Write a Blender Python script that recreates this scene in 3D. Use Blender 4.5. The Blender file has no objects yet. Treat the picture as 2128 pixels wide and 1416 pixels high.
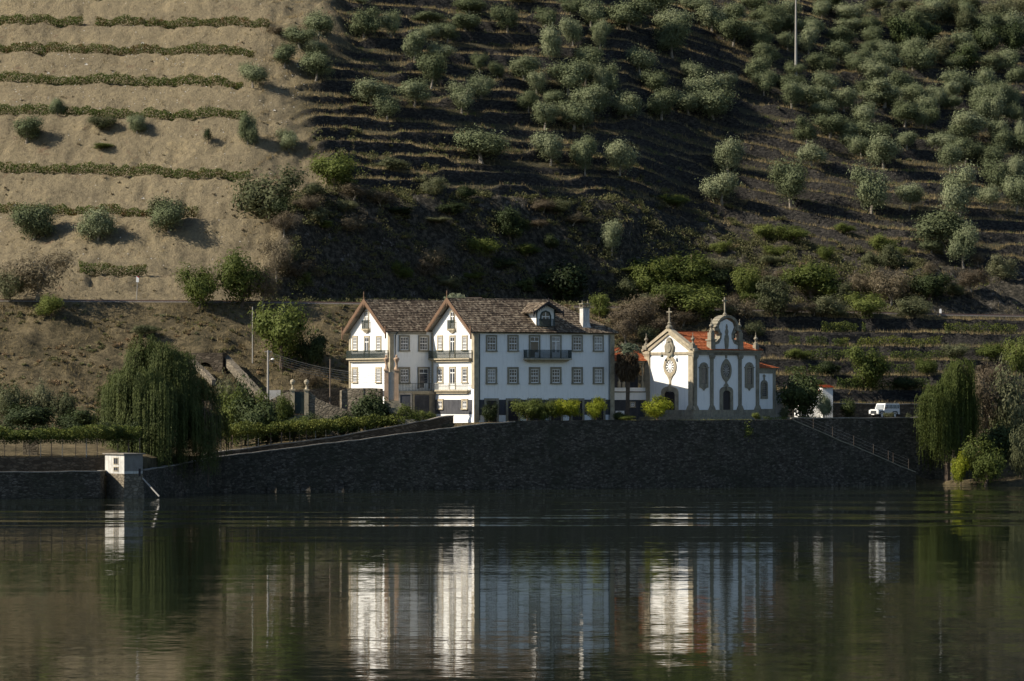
import bpy, math, random
import numpy as np
from mathutils import Vector, Matrix
R = math.radians
random.seed(7); rng = np.random.default_rng(7)
C = bpy.context.scene.collection
scene = bpy.context.scene
# ------------------------------------------------------------------ camera
F = 8000.0; HC = 12.4; HOR = 820.0          # focal length in photo pixels, eye height over water, horizon row
cam = bpy.data.cameras.new('camera'); camo = bpy.data.objects.new('camera', cam); C.objects.link(camo)
camo.location = (0, 0, HC); camo.rotation_euler = (R(90), 0, 0)
cam.sensor_width = 36; cam.lens = F / 2128 * 36; cam.shift_y = (HOR - 708) / 2128
cam.clip_start = 1; cam.clip_end = 4000
scene.camera = camo
# ------------------------------------------------------------------ sky and sun
SUN_EL = 36.5
SUN_AZ = math.atan2(-0.87, -0.21)           # direction towards the sun, measured from +Y to +X
w = bpy.data.worlds.new('World'); scene.world = w; w.use_nodes = True
nt = w.node_tree; bg = nt.nodes['Background']
sky = nt.nodes.new('ShaderNodeTexSky'); sky.sky_type = 'NISHITA'; sky.sun_disc = False
sky.sun_elevation = R(SUN_EL); sky.sun_rotation = SUN_AZ % (2 * math.pi)
sky.air_density = 1.0; sky.dust_density = 0.4; sky.ozone_density = 2.0
nt.links.new(sky.outputs[0], bg.inputs[0]); bg.inputs[1].default_value = 0.076
sl = bpy.data.lights.new('sun', 'SUN'); so = bpy.data.objects.new('sun', sl); C.objects.link(so)
sl.energy = 5.0; sl.angle = R(0.53); sl.color = (1.0, 0.90, 0.75)
ce = math.cos(R(SUN_EL))
SD = Vector((math.sin(SUN_AZ) * ce, math.cos(SUN_AZ) * ce, math.sin(R(SUN_EL))))
so.rotation_euler = SD.to_track_quat('Z', 'Y').to_euler()
scene.view_settings.view_transform = 'Standard'; scene.view_settings.look = 'None'
scene.view_settings.exposure = 0.58; scene.view_settings.gamma = 1
scene.render.resolution_x = 1024; scene.render.resolution_y = 681

# ------------------------------------------------------------------ helpers
def W(px, py, Y):  # photo pixel at a real distance -> world
    return Vector(((px - 1064) * Y / F, Y, HC - (py - HOR) * Y / F))
def tag(o, label=None, cat=None, group=None, kind=None):
    if label: o['label'] = label
    if cat: o['category'] = cat
    if group: o['group'] = group
    if kind: o['kind'] = kind
    return o
def empty(name, loc, label=None, cat=None, rz=0, group=None):
    o = bpy.data.objects.new(name, None); C.objects.link(o); o.location = loc; o.rotation_euler = (0, 0, rz)
    o.empty_display_size = 0.3
    return tag(o, label, cat, group)
def mesh_np(name, V, Fc, mat=None, smooth=False):
    me = bpy.data.meshes.new(name)
    V = np.asarray(V, dtype=np.float32); Fc = np.asarray(Fc, dtype=np.int32)
    n = Fc.shape[1]
    me.vertices.add(len(V)); me.vertices.foreach_set('co', V.ravel())
    me.loops.add(Fc.size); me.loops.foreach_set('vertex_index', Fc.ravel())
    me.polygons.add(len(Fc)); me.polygons.foreach_set('loop_start', np.arange(0, Fc.size, n, dtype=np.int32))
    me.polygons.foreach_set('loop_total', np.full(len(Fc), n, dtype=np.int32))
    if smooth: me.polygons.foreach_set('use_smooth', np.ones(len(Fc), dtype=bool))
    me.update(calc_edges=True)
    if mat: me.materials.append(mat)
    return me
def link(name, me, parent=None, loc=None):
    o = bpy.data.objects.new(name, me); C.objects.link(o)
    if parent: o.parent = parent
    if loc is not None: o.location = loc
    return o
IDT = lambda a, b, z: (a, b, z)
class MB:
    def __init__(s, T=IDT): s.v = []; s.f = []; s.T = T
    def add(s, vs, fs):
        n = len(s.v); s.v += [s.T(*v) for v in vs]; s.f += [tuple(n + i for i in f) for f in fs]
    def box(s, a0, a1, b0, b1, z0, z1):
        s.add([(a0,b0,z0),(a1,b0,z0),(a1,b1,z0),(a0,b1,z0),(a0,b0,z1),(a1,b0,z1),(a1,b1,z1),(a0,b1,z1)],
              [(0,3,2,1),(4,5,6,7),(0,1,5,4),(1,2,6,5),(2,3,7,6),(3,0,4,7)])
    def prism(s, poly, b0, b1):           # polygon in (a,z), extruded b0..b1
        n = len(poly)
        s.add([(a, b0, z) for a, z in poly] + [(a, b1, z) for a, z in poly],
              [tuple(range(n)), tuple(range(2*n-1, n-1, -1))] + [(i, i+n, (i+1) % n + n, (i+1) % n) for i in range(n)])
    def ring(s, outer, inner, b0, b1):    # frame between two closed outlines with equal point counts
        n = len(outer)
        vs = [(a,b1,z) for a,z in outer]+[(a,b1,z) for a,z in inner]+[(a,b0,z) for a,z in outer]+[(a,b0,z) for a,z in inner]
        fs = []
        for i in range(n):
            j = (i+1) % n
            fs += [(i,j,n+j,n+i), (i,2*n+i,2*n+j,j), (n+i,n+j,3*n+j,3*n+i)]
        s.add(vs, fs)
    def tube(s, pts, rad, seg=6):
        rings = []
        pts = [Vector(p) for p in pts]
        for i, p in enumerate(pts):
            d = (pts[min(i+1, len(pts)-1)] - pts[max(i-1, 0)]).normalized()
            u = d.cross(Vector((0,0,1)));
            if u.length < 1e-3: u = Vector((1,0,0))
            u.normalize(); v = d.cross(u)
            r = rad[i] if hasattr(rad, '__len__') else rad
            rings.append([tuple(p + u*math.cos(2*math.pi*k/seg)*r + v*math.sin(2*math.pi*k/seg)*r) for k in range(seg)])
        vs = [q for rg in rings for q in rg]; fs = []
        for i in range(len(rings)-1):
            for k in range(seg):
                fs.append((i*seg+k, i*seg+(k+1)%seg, (i+1)*seg+(k+1)%seg, (i+1)*seg+k))
        fs += [tuple(range(seg)), tuple(range((len(rings)-1)*seg, len(rings)*seg))]
        s.add(vs, fs)
    def lathe(s, c, prof, seg=10):        # prof: (r,z)
        vs = []; fs = []
        for r, z in prof:
            vs += [(c[0]+r*math.cos(2*math.pi*k/seg), c[1]+r*math.sin(2*math.pi*k/seg), c[2]+z) for k in range(seg)]
        for i in range(len(prof)-1):
            for k in range(seg):
                fs.append((i*seg+k, i*seg+(k+1)%seg, (i+1)*seg+(k+1)%seg, (i+1)*seg+k))
        fs += [tuple(range(seg-1,-1,-1)), tuple(range((len(prof)-1)*seg, len(prof)*seg))]
        s.add(vs, fs)
    def build(s, name, mat, parent=None, loc=None, smooth=False):
        me = bpy.data.meshes.new(name); me.from_pydata(s.v, [], s.f); me.update()
        if smooth:
            for p in me.polygons: p.use_smooth = True
        if mat: me.materials.append(mat)
        return link(name, me, parent, loc)

# ------------------------------------------------------------------ materials
def newmat(name):
    m = bpy.data.materials.new(name); m.use_nodes = True
    n = m.node_tree; b = n.nodes['Principled BSDF']
    return m, n, b
def ramp(n, fac, stops):
    r = n.nodes.new('ShaderNodeValToRGB'); e = r.color_ramp.elements
    e[0].position = stops[0][0]; e[0].color = (*stops[0][1], 1); e[1].position = stops[-1][0]; e[1].color = (*stops[-1][1], 1)
    for p, c in stops[1:-1]:
        k = e.new(p); k.color = (*c, 1)
    if fac: n.links.new(fac, r.inputs[0])
    return r.outputs[0]
def noise(n, coord, scale, detail=4, rough=0.6, dist=0.0):
    t = n.nodes.new('ShaderNodeTexNoise'); t.inputs['Scale'].default_value = scale; t.inputs['Detail'].default_value = detail
    t.inputs['Roughness'].default_value = rough; t.inputs['Distortion'].default_value = dist
    if coord: n.links.new(coord, t.inputs['Vector'])
    return t.outputs['Fac']
def coords(n, scale=(1,1,1), kind='Object'):
    t = n.nodes.new('ShaderNodeTexCoord'); m = n.nodes.new('ShaderNodeMapping'); m.inputs['Scale'].default_value = scale
    n.links.new(t.outputs[kind], m.inputs['Vector']); return m.outputs[0]
def mix(n, fac, a, b, mode='MIX'):
    m = n.nodes.new('ShaderNodeMix'); m.data_type = 'RGBA'; m.blend_type = mode
    for s, v in ((m.inputs[0], fac), (m.inputs[6], a), (m.inputs[7], b)):
        if hasattr(v, 'is_output'): n.links.new(v, s)
        elif isinstance(v, tuple): s.default_value = (*v, 1)
        else: s.default_value = v
    return m.outputs[2]
def math_(n, op, a, b=None, clamp=False):
    m = n.nodes.new('ShaderNodeMath'); m.operation = op; m.use_clamp = clamp
    for s, v in ((m.inputs[0], a), (m.inputs[1], b)):
        if v is None: continue
        if hasattr(v, 'is_output'): n.links.new(v, s)
        else: s.default_value = v
    return m.outputs[0]
def bump(n, b, h, strength=0.5, dist=0.05):
    k = n.nodes.new('ShaderNodeBump'); k.inputs['Strength'].default_value = strength; k.inputs['Distance'].default_value = dist
    n.links.new(h, k.inputs['Height']); n.links.new(k.outputs[0], b.inputs['Normal'])
def simple(name, c, rough=0.8, var=0.25, scale=1.5, bmp=0.0, metal=0.0, spec=0.3, dirt=None):
    m, n, b = newmat(name); co = coords(n)
    f = noise(n, co, scale, 6, 0.65)
    lo = tuple(x*(1-var) for x in c); hi = tuple(min(x*(1+var), 1) for x in c)
    col = ramp(n, f, [(0.3, lo), (0.7, hi)])
    if dirt:
        f2 = noise(n, coords(n, (3.0, 3.0, 0.45)), 0.9, 6, 0.7)
        k = ramp(n, f2, [(0.50, (0,0,0)), (0.72, (1,1,1))])
        bw = n.nodes.new('ShaderNodeRGBToBW'); n.links.new(k, bw.inputs[0])
        col = mix(n, math_(n, 'MULTIPLY', bw.outputs[0], dirt[1]), col, dirt[0])
    n.links.new(col, b.inputs['Base Color']); b.inputs['Roughness'].default_value = rough
    b.inputs['Metallic'].default_value = metal; b.inputs['Specular IOR Level'].default_value = spec
    if bmp: bump(n, b, noise(n, co, scale*6, 4), bmp, 0.03)
    return m
def leafmat(name, c1, c2, c3, scale=0.8, trans=0.35, gloss=0.25, rnd=0.32):
    m, n, b = newmat(name)
    oi = n.nodes.new('ShaderNodeObjectInfo'); co = coords(n)
    add = n.nodes.new('ShaderNodeVectorMath'); add.operation = 'ADD'; n.links.new(co, add.inputs[0]); n.links.new(oi.outputs['Location'], add.inputs[1])
    f = noise(n, add.outputs[0], scale, 5, 0.75)
    f = math_(n, 'ADD', f, math_(n, 'MULTIPLY', math_(n, 'SUBTRACT', oi.outputs['Random'], 0.5), rnd))
    col = ramp(n, f, [(0.3, c1), (0.5, c2), (0.7, c3)])
    n.links.new(col, b.inputs['Base Color']); b.inputs['Roughness'].default_value = 0.65
    b.inputs['Specular IOR Level'].default_value = gloss*0.6
    tr = n.nodes.new('ShaderNodeBsdfTranslucent'); n.links.new(col, tr.inputs[0])
    mx = n.nodes.new('ShaderNodeMixShader'); mx.inputs[0].default_value = trans
    n.links.new(b.outputs[0], mx.inputs[1]); n.links.new(tr.outputs[0], mx.inputs[2])
    n.links.new(mx.outputs[0], n.nodes['Material Output'].inputs[0])
    return m
def stonemat(name, c, scale=(1.4, 1.4, 3.2), var=0.45, bs=0.6, moss=None):
    m, n, b = newmat(name)
    co = coords(n, scale)
    v = n.nodes.new('ShaderNodeTexVoronoi'); v.feature = 'F1'; n.links.new(co, v.inputs['Vector']); v.inputs['Scale'].default_value = 1.0
    v2 = n.nodes.new('ShaderNodeTexVoronoi'); v2.feature = 'DISTANCE_TO_EDGE'; n.links.new(co, v2.inputs['Vector']); v2.inputs['Scale'].default_value = 1.0
    bw = n.nodes.new('ShaderNodeRGBToBW'); n.links.new(v.outputs['Color'], bw.inputs[0])
    col = ramp(n, bw.outputs[0], [(0.15, tuple(x*(1-var) for x in c)), (0.85, tuple(min(1, x*(1+var)) for x in c))])
    f2 = noise(n, coords(n), 0.35, 6, 0.7)
    col = mix(n, math_(n, 'MULTIPLY', ramp_bw(n, f2, 0.42, 0.68), 0.75), col, moss or tuple(x*0.45 for x in c))
    e = ramp_bw(n, v2.outputs['Distance'], 0.0, 0.16)
    col = mix(n, e, tuple(x*0.5 for x in c), col)
    n.links.new(col, b.inputs['Base Color']); b.inputs['Roughness'].default_value = 0.95; b.inputs['Specular IOR Level'].default_value = 0.15
    h = math_(n, 'ADD', math_(n, 'MULTIPLY', e, 0.6), math_(n, 'MULTIPLY', noise(n, coords(n), 5, 5), 0.6))
    bump(n, b, h, bs, 0.12)
    return m
def ramp_bw(n, f, a, b_):
    mr = n.nodes.new('ShaderNodeMapRange'); mr.inputs[1].default_value = a; mr.inputs[2].default_value = b_; mr.clamp = True
    n.links.new(f, mr.inputs[0]); return mr.outputs[0]
def roofmat(name, c1, c2, c3, wx=2.2, wy=2.6):
    m, n, b = newmat(name)
    co = coords(n, (wx, 1, 1))
    vor = n.nodes.new('ShaderNodeTexVoronoi'); n.links.new(coords(n, (3.5, 3.2, 3.2)), vor.inputs['Vector']); vor.inputs['Scale'].default_value = 1.0
    bw = n.nodes.new('ShaderNodeRGBToBW'); n.links.new(vor.outputs['Color'], bw.inputs[0])
    f = math_(n, 'ADD', math_(n, 'MULTIPLY', bw.outputs[0], 0.6), math_(n, 'MULTIPLY', noise(n, coords(n), 0.7, 6, 0.75), 0.5))
    col = ramp(n, f, [(0.3, c1), (0.55, c2), (0.85, c3)])
    n.links.new(col, b.inputs['Base Color']); b.inputs['Roughness'].default_value = 0.9; b.inputs['Specular IOR Level'].default_value = 0.2
    wv = n.nodes.new('ShaderNodeTexWave'); wv.inputs['Scale'].default_value = 0.5*wx*1.6; wv.bands_direction = 'X'; n.links.new(coords(n), wv.inputs['Vector'])
    bump(n, b, wv.outputs['Fac'], 0.8, 0.06)
    return m
M = {}
M['plaster'] = simple('white_plaster', (0.82, 0.82, 0.80), 0.9, 0.03, 0.8, 0.1, dirt=((0.45, 0.44, 0.41), 0.34))
M['plaster_old'] = simple('weathered_plaster', (0.50, 0.49, 0.46), 0.95, 0.2, 1.2, 0.2, dirt=((0.13, 0.125, 0.11), 0.8))
M['bare'] = simple('shaded_side_render', (0.20, 0.19, 0.175), 0.95, 0.25, 1.2, 0.2, dirt=((0.1, 0.1, 0.09), 0.6))  # darker plaster tone, deepens the shade on one pump house side
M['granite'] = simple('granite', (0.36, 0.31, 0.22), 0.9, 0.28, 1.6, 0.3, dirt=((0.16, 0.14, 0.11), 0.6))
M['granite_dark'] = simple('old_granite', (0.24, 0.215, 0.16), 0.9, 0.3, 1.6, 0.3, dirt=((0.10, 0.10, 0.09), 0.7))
M['plinth'] = simple('slate_grey_paint', (0.055, 0.057, 0.065), 0.85, 0.3, 1.0, 0.1, dirt=((0.13, 0.13, 0.13), 0.5))
M['white'] = simple('white_painted_wood', (0.78, 0.78, 0.76), 0.5, 0.05, 2)
M['glass'] = simple('dark_window_glass', (0.035, 0.04, 0.05), 0.12, 0.5, 0.9, 0, 0, 0.5)
M['curtain'] = simple('curtained_glass', (0.26, 0.26, 0.26), 0.2, 0.5, 1.3, 0, 0, 0.5)
M['iron'] = simple('dark_green_iron', (0.035, 0.05, 0.045), 0.55, 0.2, 3)
M['iron_white'] = simple('pale_iron', (0.42, 0.42, 0.38), 0.6, 0.2, 3)
M['wood'] = simple('red_brown_bargeboard', (0.14, 0.085, 0.052), 0.75, 0.25, 2)
M['wood_dark'] = simple('dark_door_wood', (0.025, 0.02, 0.022), 0.6, 0.3, 2)
M['soffit'] = simple('grey_boarded_soffit', (0.22, 0.20, 0.17), 0.85, 0.2, 2)
M['roof'] = roofmat('old_roof_tiles', (0.035, 0.027, 0.020), (0.105, 0.078, 0.055), (0.32, 0.265, 0.19))
M['roof_orange'] = roofmat('orange_roof_tiles', (0.25, 0.065, 0.022), (0.42, 0.115, 0.038), (0.52, 0.19, 0.085))
M['schist'] = stonemat('schist_wall', (0.105, 0.085, 0.062))
M['river_stone'] = stonemat('river_wall_stone', (0.088, 0.078, 0.064), (2.1, 2.1, 4.2), 0.6, 0.7, moss=(0.030, 0.036, 0.020))
M['pale_stone'] = stonemat('pale_rubble_stone', (0.20, 0.172, 0.13), (1.6, 1.6, 2.8), 0.35)
M['cap'] = simple('stone_coping', (0.22, 0.20, 0.17), 0.9, 0.4, 1.5, 0.3)
M['concrete'] = simple('concrete_pole', (0.30, 0.285, 0.26), 0.85, 0.12, 2)
M['polewood'] = simple('pole_wood', (0.16, 0.12, 0.09), 0.9, 0.3, 2)
M['bark'] = simple('bark', (0.10, 0.075, 0.055), 0.95, 0.4, 3, 0.5)
M['bark_pale'] = simple('grey_bark', (0.24, 0.21, 0.17), 0.95, 0.35, 3, 0.5)
M['wire'] = simple('cable', (0.25, 0.24, 0.22), 0.6, 0.1, 1)
M['lamp'] = simple('lamp_glass', (0.9, 0.9, 0.88), 0.25, 0.02, 1)
M['olive'] = leafmat('olive_leaves', (0.085, 0.10, 0.050), (0.145, 0.168, 0.090), (0.23, 0.25, 0.145), 0.5, 0.10, 0.05)
M['leaf_green'] = leafmat('green_leaves', (0.065, 0.085, 0.020), (0.105, 0.13, 0.030), (0.165, 0.19, 0.05))
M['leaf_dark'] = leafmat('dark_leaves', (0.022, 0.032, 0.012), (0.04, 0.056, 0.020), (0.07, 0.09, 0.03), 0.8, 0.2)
M['leaf_bright'] = leafmat('yellow_green_leaves', (0.17, 0.20, 0.018), (0.28, 0.30, 0.028), (0.42, 0.40, 0.04))
M['leaf_grey'] = leafmat('grey_green_leaves', (0.075, 0.085, 0.04), (0.12, 0.13, 0.065), (0.18, 0.18, 0.10))
M['leaf_dry'] = leafmat('dry_twigs', (0.075, 0.058, 0.038), (0.12, 0.095, 0.06), (0.17, 0.14, 0.085), 0.7, 0.15)
M['leaf_willow'] = leafmat('willow_leaves', (0.040, 0.052, 0.015), (0.066, 0.084, 0.024), (0.115, 0.132, 0.040), 0.5, 0.18)
M['vine'] = leafmat('vine_leaves', (0.06, 0.095, 0.016), (0.09, 0.12, 0.026), (0.15, 0.075, 0.03), 0.9, 0.3, 0.25, 0.07)
M['vine_green'] = leafmat('green_vine_leaves', (0.042, 0.062, 0.014), (0.070, 0.092, 0.022), (0.14, 0.15, 0.03), 0.6, 0.25)
M['scrub'] = leafmat('scrub', (0.065, 0.060, 0.030), (0.12, 0.125, 0.050), (0.24, 0.165, 0.095), 0.25, 0.2)
M['grass'] = leafmat('dry_grass', (0.16, 0.125, 0.06), (0.25, 0.195, 0.10), (0.36, 0.28, 0.15), 0.15, 0.25)
M['greengrass'] = leafmat('green_grass', (0.07, 0.085, 0.02), (0.11, 0.13, 0.03), (0.16, 0.16, 0.05), 0.3, 0.25)
M['palm'] = leafmat('palm_fronds', (0.10, 0.125, 0.08), (0.16, 0.185, 0.12), (0.24, 0.26, 0.17), 1.0, 0.2)
M['palm_dead'] = leafmat('dead_palm_fronds', (0.05, 0.035, 0.02), (0.08, 0.055, 0.032), (0.12, 0.09, 0.05), 1.0, 0.1)
M['rock'] = simple('pale_rock', (0.55, 0.50, 0.42), 0.9, 0.2, 2)
M['gravel'] = simple('ballast', (0.15, 0.135, 0.12), 0.95, 0.5, 6, 0.8)
M['steel'] = simple('rail_steel', (0.14, 0.09, 0.07), 0.5, 0.2, 3, 0, 0.6)

# ------------------------------------------------------------------ terrain
def vn(x, y, seed=0):
    xi = np.floor(x).astype(np.int64); yi = np.floor(y).astype(np.int64); fx = x-xi; fy = y-yi
    fx = fx*fx*(3-2*fx); fy = fy*fy*(3-2*fy)
    def h(a, b):
        k = (a*374761393 + b*668265263 + seed*982451653) & 0xffffffff
        k = ((k ^ (k >> 13))*1274126177) & 0xffffffff
        return ((k ^ (k >> 16)) & 0xffff)/65535.0
    return (h(xi,yi)*(1-fx)+h(xi+1,yi)*fx)*(1-fy)+(h(xi,yi+1)*(1-fx)+h(xi+1,yi+1)*fx)*fy
def fbm(x, y, s, seed=0, o=4):
    t = 0; a = 1; n = 0
    for i in range(o):
        t = t + a*(vn(x/s, y/s, seed+i)-0.5); n += a; a *= 0.5; s *= 0.5
    return 2*t/n
def ss(a, b, x):
    t = np.clip((x-a)/(b-a), 0, 1); return t*t*(3-2*t)
I = np.interp
RZ = 25.6
def rz(x): return I(x, [-300,-40,20,70,300], [25.7,25.6,25.2,24.5,23.0])
def yr(x): return I(x, [-300,-80,-37,-20,0,30,60,90,130,300], [533,548,557,562,569,580,592,604,617,660])
def yo(x): return I(x, [-300,-110,-49.05,-48.85,-45,-43,-38,-33,-3.4,27,53,58,62,110,300], [400,437,458,462.4,463.2,474,488,490,500.5,513,528,530,527,520,515])
def yA(x): return I(x, [-300,-110,-40,-28,-22,14,30,45,60,110,300], [505,510,515,519,529,539,552,555,560,565,590])
LV = [29.9, 38.8, 45.5, 55.3, 61.0, 66.6, 71.9, 77.2, 83, 91, 97, 103, 109, 115, 121, 127]
ld = [0, 2]; lz = [RZ, RZ+1]; _d = 2.0; _z = RZ+1
for L in LV:
    _d += (L-_z)/0.95; ld.append(_d); lz.append(L); _d += 2.4; _z = L+0.15; ld.append(_d); lz.append(_z)
ld.append(_d+400); lz.append(_z+160)
RH = 1.85; TW = 4.0
def hc(x): return I(x, [-40,20,40,60,100], [18.0,18.0,13,9,8])
def gully(x): return I(x, [-40,-35,10,30,42,64], [0,3,21,27,15,0])
def mc(x): return I(x, [-40,10,24,36,60], [1.9,1.6,1.1,.8,.55])
def plat(x, y):
    d = y-yo(x)
    rz_ = I(x, [-300,-49,-45,-37.5,-3.4], [2.55,2.6,2.7,3.9,8.25])
    gz = I(x, [-300,-49,-37,-8,-3], [4.6,4.6,4.6,8.6,8.75])
    left = np.where(d < 5.0, rz_, gz + np.clip(d-5.2, 0, 40)*I(x, [-50,-30,-10], [0.07,0.06,0.0]))
    pz = I(x, [-5,20,55,110], [8.75,8.85,9.0,9.0])
    rr = I(x, [37.6,54,60], [8.8,1.9,0.7])
    right = np.where(d < 3.9, np.minimum(rr, pz), pz)
    z = np.where(x < -3.4, left, np.where(x > 37.6, right, pz))
    shore = np.clip(0.33*(d-1.0)-0.15, -1.5, 9.0)+fbm(x, y, 4, 5)*0.25
    ws = ss(54.5, 59, x); z = z*(1-ws)+shore*ws
    return np.where(d < 0.25, np.where(x > 59, np.clip(d*0.3-0.2, -4, 9), -3.0), z)
def H(x, y, detail=True):
    x = np.asarray(x, float); y = np.asarray(y, float)
    base = yr(x)
    a = 0.42*np.clip(-40-x, 0, 60)
    d0 = y-base-3
    wob = fbm(x, y*0.3, 16, 11, 3)*2.4 + fbm(x, y, 3, 12, 2)*0.3
    dl = d0 - a*ss(0, 35, d0) + fbm(x, y*0.25, 22, 13, 2)*0.9
    zl = np.interp(dl, ld, lz) + (rz(x)-RZ) + np.clip(-46-x, -40, 40)*0.035*ss(4, 30, d0)
    hcx = hc(x); mcx = mc(x)
    dr = d0 + wob - gully(x)*(1-ss(16, 100, d0))
    dcl = 1.5*hcx/mcx; _t = np.clip(dr/dcl, 0, 1)
    gul = hcx*(1-(1-_t)**1.75) + fbm(x, y, 9, 21)*2.2*ss(0, 6, dr)*ss(0, 6, dcl-dr) + np.abs(fbm(x*1.6, y*0.6, 7, 22))*2.0*ss(0, 5, dr)*ss(0, 5, dcl-dr)
    dd = np.maximum(dr-dcl, 0)
    wTW = TW
    k = np.floor(dd/wTW); fr = dd/wTW-k
    st = (RH+0.28)*k + RH*np.clip(fr/0.09, 0, 1) + 0.28*fr
    brk = ss(0.38, 0.55, vn(x/7.0, k*1.7, 31))        # tumbled stretches of wall
    smooth_ = (RH+0.28)*(dd/wTW)
    st = st*(0.5+0.5*brk)+smooth_*(1-(0.5+0.5*brk))
    global LIP
    LIP = np.where(dr > dcl, fr, -1)
    zr = rz(x) + np.where(dr < dcl, np.clip(gul, 0, hcx), hcx + st)
    wl = 1-ss(-37, -31, x + fbm(x, y, 18, 41, 3)*5 - 9*ss(30, 60, d0)*0.6 - 6*np.exp(-((d0-24)/9)**2))
    zu = zl*wl + zr*(1-wl)
    # below the railway
    yb = base-2.2; ya = yA(x); za = plat(x, ya)
    za = za + I(x, [-30,-22,14,22], [0,4.0,4.0,0])
    t = np.clip((y-ya)/(yb-ya), 0, 1)
    lin = rz(x)-0.5
    zlow = za+(lin-za)*t
    q = 7.0; kk = np.floor(t*q+fbm(x, y*0.2, 20, 51, 3)*0.35); kk = np.clip(kk, 0, q-1); f2 = t*q-kk
    zter = za+(lin-za)*((kk + 0.85*np.clip(f2/0.10, 0, 1) + 0.15*np.clip(f2, 0, 1))/q)
    LIP = np.where((y < base-3) & (y > ya+0.5) & (x > 27), f2, LIP)
    wt = ss(22, 34, x)
    zlow = zlow*(1-wt)+np.maximum(zter, za)*wt
    zlow = zlow + (fbm(x, y, 8, 61)*1.5+np.abs(fbm(x*1.3, y*0.7, 3.5, 62))*0.9)*ss(0, .15, t)*ss(0, .1, 1-t)*(1-wt*0.8)
    zp = plat(x, y)
    z = np.where(y < ya, zp, zlow)
    cut = ss(-2.4, -1.8, y-base)                      # railway bench
    z = np.where(y > yb, z*(1-cut)+rz(x)*cut, z)
    z = np.where(d0 > 0, zu, z)
    z = z + 0.75*np.exp(-((y-base+3.3)/0.8)**2)*ss(-37, -31, x)*(1-ss(64, 69, x))*(0.7+0.6*fbm(x, y, 5, 81, 3))
    if detail:
        rough = fbm(x, y, 1.6, 71, 3)*(0.14+(0.10+0.16*ss(-46, -36, x))*wl*(d0 > 0))*ss(-4, 3, y-ya)*np.where((d0 > -5.5) & (d0 < 0), 0.1, 1)
        gl = np.exp(-((dr-dcl*0.5)/(dcl*0.5+1))**4)*(1-wl)*(d0 > 0)
        z = z + (fbm(x, y, 3.2, 75, 3)*0.42 - np.abs(fbm(x*1.8, y*0.5, 2.4, 76, 2))*0.5*(vn(x/9, y/9, 77) > 0.45))*wl*(d0 > 3) + rough*(1+2.5*gl) + (fbm(x, y*0.5, 1.8, 72, 2)**2)*-0.9*wl*(d0 > 4)
    return z
def zone(x, y):
    base = yr(x); d0 = y-base-3
    wl = 1-ss(-37, -31, x + fbm(x, y, 18, 41, 3)*5 - 9*ss(30, 60, d0)*0.6 - 6*np.exp(-((d0-24)/9)**2))
    dcl = 1.5*hc(x)/mc(x); wob = fbm(x, y*0.3, 16, 11, 3)*2.4
    gl = (1-wl)*(1-ss(-1, 2, d0+wob-dcl))*(d0 > 0)
    dre = d0+wob-gully(x)*(1-ss(16, 100, d0))
    gl = (1-wl)*(1-ss(-1, 2, dre-dcl))*(d0 > 0)
    ter = (1-wl)*(dre > dcl)*(d0 > 0) + (d0 < -4)*ss(22, 34, x)*(y > yA(x)-1)
    flat = (y < yA(x))*1.0
    earth = wl*(d0 > 0)
    return earth, gl, ter, flat
def grid_terrain():
    xs = np.concatenate([np.array([-900,-500,-300,-200,-150,-125]), np.arange(-105, 122, 0.5), np.array([135,160,200,300,500,900])])
    xc = np.clip(xs, -290, 290); o = yo(xc); A = yA(xc); Bk = yr(xc)-2.4
    rowsY = [np.full_like(xs, 425.0)]+[o+k for k in (-14,-5,-1.5,-0.4,0.0,0.2,0.3,0.8,1.5,2.3,3.1,3.8,3.95,4.1,4.5,4.95,5.08,5.3,6)]
    rowsY += [(o+6)*(1-t)+A*t for t in np.linspace(0, 1, 24)[1:]]
    rowsY += [A*(1-t)+Bk*t for t in np.linspace(0, 1, 190)[1:]]
    rowsY += [Bk+2.4+3+k for k in np.concatenate([np.arange(-5.2, 150, 0.26), [152,158,168,185,215,280,400]])]
    Y = np.array(rowsY); X = np.tile(xs, (len(rowsY), 1)); nx, ny = len(xs), len(rowsY)
    Z = H(np.clip(X, -290, 290), Y)
    V = np.stack([X, Y, Z], -1).reshape(-1, 3)
    i = np.arange(ny-1)[:, None]*nx + np.arange(nx-1)[None, :]
    Fc = np.stack([i, i+1, i+nx+1, i+nx], -1).reshape(-1, 4)
    return V, Fc, X, Y
V, Fc, GX, GY = grid_terrain()
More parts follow.
